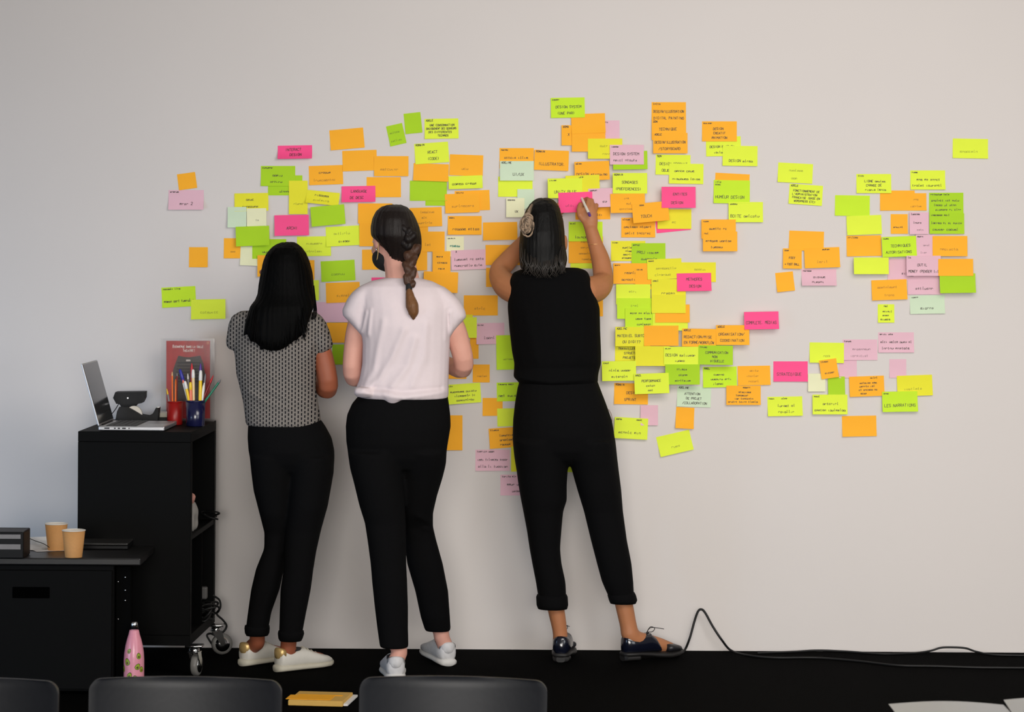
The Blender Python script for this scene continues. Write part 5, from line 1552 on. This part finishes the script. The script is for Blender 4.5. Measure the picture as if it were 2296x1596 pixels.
fuse('braid_tail', limb([W(917, 648, .722), W(919, 662, .728), W(924, 685, .735), W(927, 702, .735), W(927, 716, .732)], [0.010, 0.015, 0.022, 0.018, 0.004], 16), hair_tail, hd, o2, 0.004, 1, grooves(26, 0.002, 6))
w2 = mat('white_trainer_mesh', (206, 204, 204), 0.6, 0.12, 60.0, 0.1)
sneaker(p2, o2, f2l, t2l, 0.25, w2, mat('white_sole_clean', (212, 210, 206), 0.6, 0.05), w2)
sneaker(p2, o2, f2r, t2r, 0.25, w2, mat('white_sole_clean', (212, 210, 206), 0.6, 0.05), w2, 0.05)

# ---- person in black writing on the wall -----------------------------------------
o3 = FL(1320, 1480); o3.z = 0
p3 = thing('person', 'person in sleeveless black top and rolled black trousers writing on a pink note', 'person', o3)
hp, MH = head_parts(W(1219, 538, 0.27), math.radians(-8), math.radians(4), 1.0)
f3l, f3r = FL(1257, 1485.5), FL(1396, 1482)
t3l, t3r = FL(1268, 1463), FL(1515, 1472)
aL, aR = W(1255, 1412, 0.25), W(1408, 1398, 0.255)
wL, wR = W(1212, 505, 0.10), W(1325, 514, 0.105)
parts = hp + [
    limb([W(1220, 570, 0.28), W(1224, 610, 0.30), W(1226, 640, 0.31)], [0.050, 0.052, 0.065]),
    prows([(625, 1165, 1300, .065), (690, 1160, 1318, .09), (760, 1168, 1320, .09), (840, 1178, 1318, .085), (900, 1175, 1335, .095), (960, 1172, 1358, .095), (990, 1185, 1345, .06)], 0.31),
    limb([W(1165, 655, 0.31), W(1135, 640, 0.26), W(1120, 611, 0.19), W(1142, 581, 0.15), wL], [0.052, 0.048, 0.038, 0.036, 0.025], 16),
    limb([W(1310, 655, 0.31), W(1340, 645, 0.24), W(1352, 627, 0.17), W(1347, 585, 0.135), W(1335, 548, 0.118), wR], [0.054, 0.048, 0.038, 0.035, 0.0275, 0.024], 16),
    prows(inner(L3), 0.31, 0.255), limb([W(1240, 1330, 0.255), aL, W(1256, 1440, 0.24)], [0.034, 0.027, 0.028]),
    prows(inner(R3), 0.31, 0.262), limb([W(1394, 1330, 0.262), aR, W(1412, 1420, 0.255)], [0.034, 0.031, 0.033])]
M_ = shoe_frame(f3l, t3l)
parts.append(limb([W(1256, 1440, 0.24), M_ @ Vector((0.05, 0, 0.06)), M_ @ Vector((0.11, 0, 0.045)), M_ @ Vector((0.18, 0, 0.032))], [0.028, 0.028, 0.026, 0.018]))
M_ = shoe_frame(f3r, t3r)
parts.append(limb([W(1412, 1420, 0.255), M_ @ Vector((0.055, 0, 0.075)), M_ @ Vector((0.12, 0, 0.058)), M_ @ Vector((0.165, 0, 0.047)), M_ @ Vector((0.21, 0, 0.036))], [0.033, 0.034, 0.030, 0.026, 0.018]))
# right hand gripping the pen
parts += [tube([wR, W(1323, 497, .105), W(1320, 478, .10)], [0.024, 0.030, 0.031], 14, True, 0.62, (0, -1, 0.2)),
          tube([W(1309, 474, .088), W(1310, 460, .062), W(1308, 449, .038), W(1303, 441, .022)], [0.0095, 0.009, 0.0085, 0.0075], 10),
          tube([W(1318, 463, .095), W(1320, 448, .075), W(1316, 446, .045), W(1309, 449, .028)], [0.0095, 0.0092, 0.0088, 0.0075], 10),
          tube([W(1327, 464, .098), W(1327, 449, .075), W(1320, 455, .045), W(1314, 462, .030)], [0.0092, 0.009, 0.0085, 0.0072], 10),
          tube([W(1335, 472, .092), W(1338, 459, .068), W(1331, 464, .04), W(1324, 471, .024)], [0.0085, 0.0082, 0.0078, 0.0066], 10),
          tube([W(1309, 494, .108), W(1300, 482, .112), W(1298, 469, .100), W(1301, 457, .075)], [0.0125, 0.0115, 0.010, 0.008], 10)]
# left hand steadying the note
parts += [tube([wL, W(1225, 492, .075), W(1238, 480, .05)], [0.024, 0.032, 0.034], 14, True, 0.5, (0, -1, 0)),
          tube([W(1241, 469, .045), W(1252, 459, .036), W(1260, 454, .022), W(1264, 452, .012)], [0.009, 0.0085, 0.008, 0.007], 10),
          tube([W(1245, 475, .044), W(1257, 467, .036), W(1265, 463, .022), W(1268, 461, .012)], [0.009, 0.0088, 0.008, 0.007], 10),
          tube([W(1246, 482, .042), W(1256, 478, .034), W(1262, 474, .02), W(1265, 473, .012)], [0.0088, 0.0084, 0.008, 0.007], 10),
          tube([W(1243, 490, .04), W(1251, 488, .03), W(1256, 486, .02), W(1259, 485, .013)], [0.008, 0.0076, 0.007, 0.006], 10),
          tube([W(1228, 474, .065), W(1232, 460, .05), W(1238, 452, .035)], [0.012, 0.0105, 0.008], 10)]
fuse('body', join(*parts), skin_c, p3, o3, 0.0045, 2)
face_bits(p3, o3, MH)
fuse('black_top', join(prows([(600, 1212, 1296, .05), (605, 1165, 1313, .068), (612, 1150, 1320, .08), (630, 1142, 1326, .098), (655, 1140, 1334, .11), (690, 1138, 1345, .118), (740, 1142, 1346, .118), (790, 1148, 1348, .115),
                              (815, 1153, 1348, .112), (832, 1152, 1343, .112), (845, 1151, 1341, .112), (855, 1161, 1341, .105), (862, 1166, 1338, .095)], 0.31)), black_top, p3, o3, 0.006, 3,
     folds([([(1160, 850), (1240, 858), (1335, 848)], 6, 0.008), ([(1170, 830), (1330, 825)], 8, -0.005), ([(1180, 700), (1200, 800)], 12, 0.004), ([(1320, 700), (1300, 800)], 12, 0.004)]))
tr3 = fuse('trousers', join(
    prows([(848, 1166, 1338, .095), (870, 1160, 1346, .108), (906, 1154, 1360, .125), (943, 1150, 1373, .135), (975, 1149, 1378, .135), (1008, 1151, 1381, .118), (1028, 1160, 1374, .09), (1036, 1172, 1362, .06)], 0.31),
    prows(L3, 0.31, 0.255),
    prows(R3, 0.31, 0.262)), denim, p3, o3, 0.006, 10)
for rows, d in (([(1333, 1204, 1271), (1338, 1202, 1273), (1356, 1203, 1274), (1364, 1206, 1272)], 0.255), ([(1328, 1364, 1423), (1334, 1362, 1426), (1345, 1365, 1429), (1352, 1368, 1426)], 0.262)):
    obj('cuff', prows(rows, d), denim, tr3, o3, True)
obj('pocket_edge', tube(bez([W(1365, 918, .33), W(1371, 930, .335), W(1373, 944, .335)], 4), 0.0016, 6), mat('pocket_lining', (150, 130, 122), 0.8), tr3, o3, True)
hd = fuse('hair', join(
    prows([(444, 1207, 1232, .03, .27), (449, 1197, 1242, .06, .275), (459, 1187, 1251, .085, .28), (474, 1178, 1257, .10, .29), (495, 1171, 1263, .106, .295), (520, 1167, 1266, .104, .31), (550, 1164, 1267, .098, .32),
           (580, 1164, 1272, .085, .33), (600, 1167, 1267, .07, .35), (612, 1181, 1257, .05, .365), (620, 1206, 1240, .025, .375)], 0.3, None, 36)), hair_grey, p3, o3, 0.0055, 2, grooves(52, 0.0022, 15))
pale, mid = [], []
rb = random.Random(21)
for k in range(70):
    a0, sw = rb.uniform(0, 6.28), rb.uniform(1.2, 2.6)
    sc = rb.uniform(0.35, 1.0)
    jx, jy = rb.uniform(-4, 4), rb.uniform(-7, 7)
    pts = []
    for i in range(6):
        a = a0 + sw * i / 5
        pts.append(W(1181 + jx + 13 * sc * math.cos(a) + rb.uniform(-1, 1), 506 + jy + 22 * sc * math.sin(a) + rb.uniform(-1, 1), .402 + 0.018 * (1 - sc) + rb.uniform(-.002, .002)))
    (pale if k % 3 else mid).append(limb(pts, [0.0012] + [0.0034] * 4 + [0.001], 6, 1, None, 3))
for k in range(14):
    x = rb.uniform(-5, 5)
    (pale if k % 2 else mid).append(limb([W(1181 + x, 492, .402), W(1186 + x * .7, 474, .388), W(1193 + x * .4, 459 + rb.uniform(-3, 3), .36)], [0.0028, 0.0026, 0.001], 6, 1, None, 3))
core = ell(W(1181, 507, .392), (0.021, 0.016, 0.036), None, 18, 12)
obj('twist_core', core, hair_grey, hd, o3, True)
cl = obj('hair_twist', join(*mid), mat('mid_ash_hair', (92, 76, 60), 0.6, 0.4, 60.0, 0.3), hd, o3, True)
obj('pale_locks', join(*pale), hair_pale, hd, o3, True)
tips = []
for k in range(60):
    x = rb.uniform(1168, 1266)
    y1 = 622 - ((x - 1220) / 46) ** 2 * 12 + rb.uniform(-4, 3)
    w_ = rb.uniform(2, 5) * rb.choice((-1, 1))
    tips.append(limb([W(1219 + (x - 1219) * 1.02, y1 - 60, .375), W(x + w_, y1 - 30, .422), W(x - w_, y1 - 14, .424), W(x + w_ * 1.5, y1, .415)], [0.0008, 0.0016, 0.0016, 0.0006], 5, 1, None, 3))
tag(obj('wavy_tips', join(*tips), mat('grey_hair_tips', (40, 35, 30), 0.6, 0.5, 60.0, 0.3), hd, o3, True), kind='stuff')
# bracelets, pen
brc = obj('bracelet', tube([W(1334 + 16.5 * math.cos(t), 545 + 2.5 * math.sin(t) - 0.8 * math.cos(t), .118 + 0.0285 * math.sin(t)) for t in [2 * math.pi * i / 20 for i in range(21)]], 0.0011, 6, False), mat('gold_chain', (226, 180, 120), 0.3, 0.05, metal=0.6), p3, o3, True)
pt, pe = W(1300.5, 436, .010), W(1322.5, 483, .168)
ax = (pe - pt).normalized()
pen = thing('marker_pen', 'white marker pen with purple end held in the writing hand', 'pen', pt)
obj('barrel', tube([pt + ax * 0.02, pt + ax * 0.06, pe - ax * 0.018], 0.0052, 14), pc_m['white'], pen, pt, True)
obj('end_cap', tube([pe - ax * 0.018, pe], [0.0056, 0.005], 14), pc_m['purple'], pen, pt, True)
obj('tip', tube([pt + ax * 0.004, pt + ax * 0.018], [0.0012, 0.004], 10), pc_m['purple'], pen, pt, True)
# laced shoes with an open side
pat = mat('navy_patent_leather', (14, 17, 30), 0.16, 0.15, 40.0, 0.08, spec=0.7)
dsole = mat('dark_shoe_sole', (22, 20, 19), 0.6, 0.1)
for f_, t_ in ((f3l, t3l), (f3r, t3r)):
    M = shoe_frame(f_, t_) @ Matrix.Translation((0, 0, 0.001))
    sh = obj('shoe', xloft([(0.002, 0.016, 0.028, 0.088, 0), (0.010, 0.027, 0.026, 0.094, 0), (0.04, 0.033, 0.026, 0.088, 0), (0.075, 0.035, 0.026, 0.089, 0), (0.105, 0.036, 0.026, 0.096, 0), (0.128, 0.037, 0.026, 0.082, 0), (0.142, 0.036, 0.026, 0.060, 0), (0.150, 0.032, 0.026, 0.045, 0)], M), pat, p3, o3, True)
    obj('toe_cap', xloft([(0.178, 0.042, 0.024, 0.052, 0), (0.195, 0.044, 0.024, 0.052, 0), (0.222, 0.041, 0.024, 0.048, 0), (0.24, 0.03, 0.025, 0.042, 0), (0.249, 0.012, 0.028, 0.036, 0)], M), mat('black_toe_leather', (30, 30, 34), 0.4, 0.15, 80.0, 0.1), sh, o3, True)
    obj('sole', xloft([(-0.003, 0.018, 0.018, 0.032, 0), (0.008, 0.032, 0.018, 0.033, 0), (0.06, 0.037, 0.017, 0.032, 0), (0.10, 0.037, 0.012, 0.030, 0), (0.15, 0.044, 0.004, 0.026, 0), (0.19, 0.047, 0.001, 0.025, 0),
                       (0.228, 0.042, 0.005, 0.027, 0), (0.252, 0.022, 0.012, 0.030, 0), (0.258, 0.006, 0.016, 0.028, 0)], M), dsole, sh, o3, True)
    obj('heel', xloft([(-0.001, 0.016, 0.0, 0.022, 0), (0.006, 0.029, 0.0, 0.022, 0), (0.055, 0.034, 0.0, 0.022, 0), (0.062, 0.030, 0.0, 0.022, 0)], M), dsole, sh, o3)
    lc = [tube([M @ Vector((x, -0.02, z - .008)), M @ Vector((x, 0, z + .003)), M @ Vector((x, 0.02, z - .008))], 0.002, 6) for x, z in ((0.108, 0.096), (0.120, 0.088), (0.132, 0.074))]
    lc.append(tube(bez([M @ Vector((0.104, 0, 0.098)), M @ Vector((0.112, -0.012, 0.118)), M @ Vector((0.128, -0.016, 0.112)), M @ Vector((0.122, -0.01, 0.100)), M @ Vector((0.108, 0, 0.098))], 5), 0.0014, 6))
    lc.append(tube(bez([M @ Vector((0.104, 0, 0.098)), M @ Vector((0.115, -0.008, 0.114)), M @ Vector((0.14, -0.016, 0.113)), M @ Vector((0.165, -0.02, 0.108))], 5), 0.0014, 6))
    obj('laces', join(*lc), dsole, sh, o3, True)
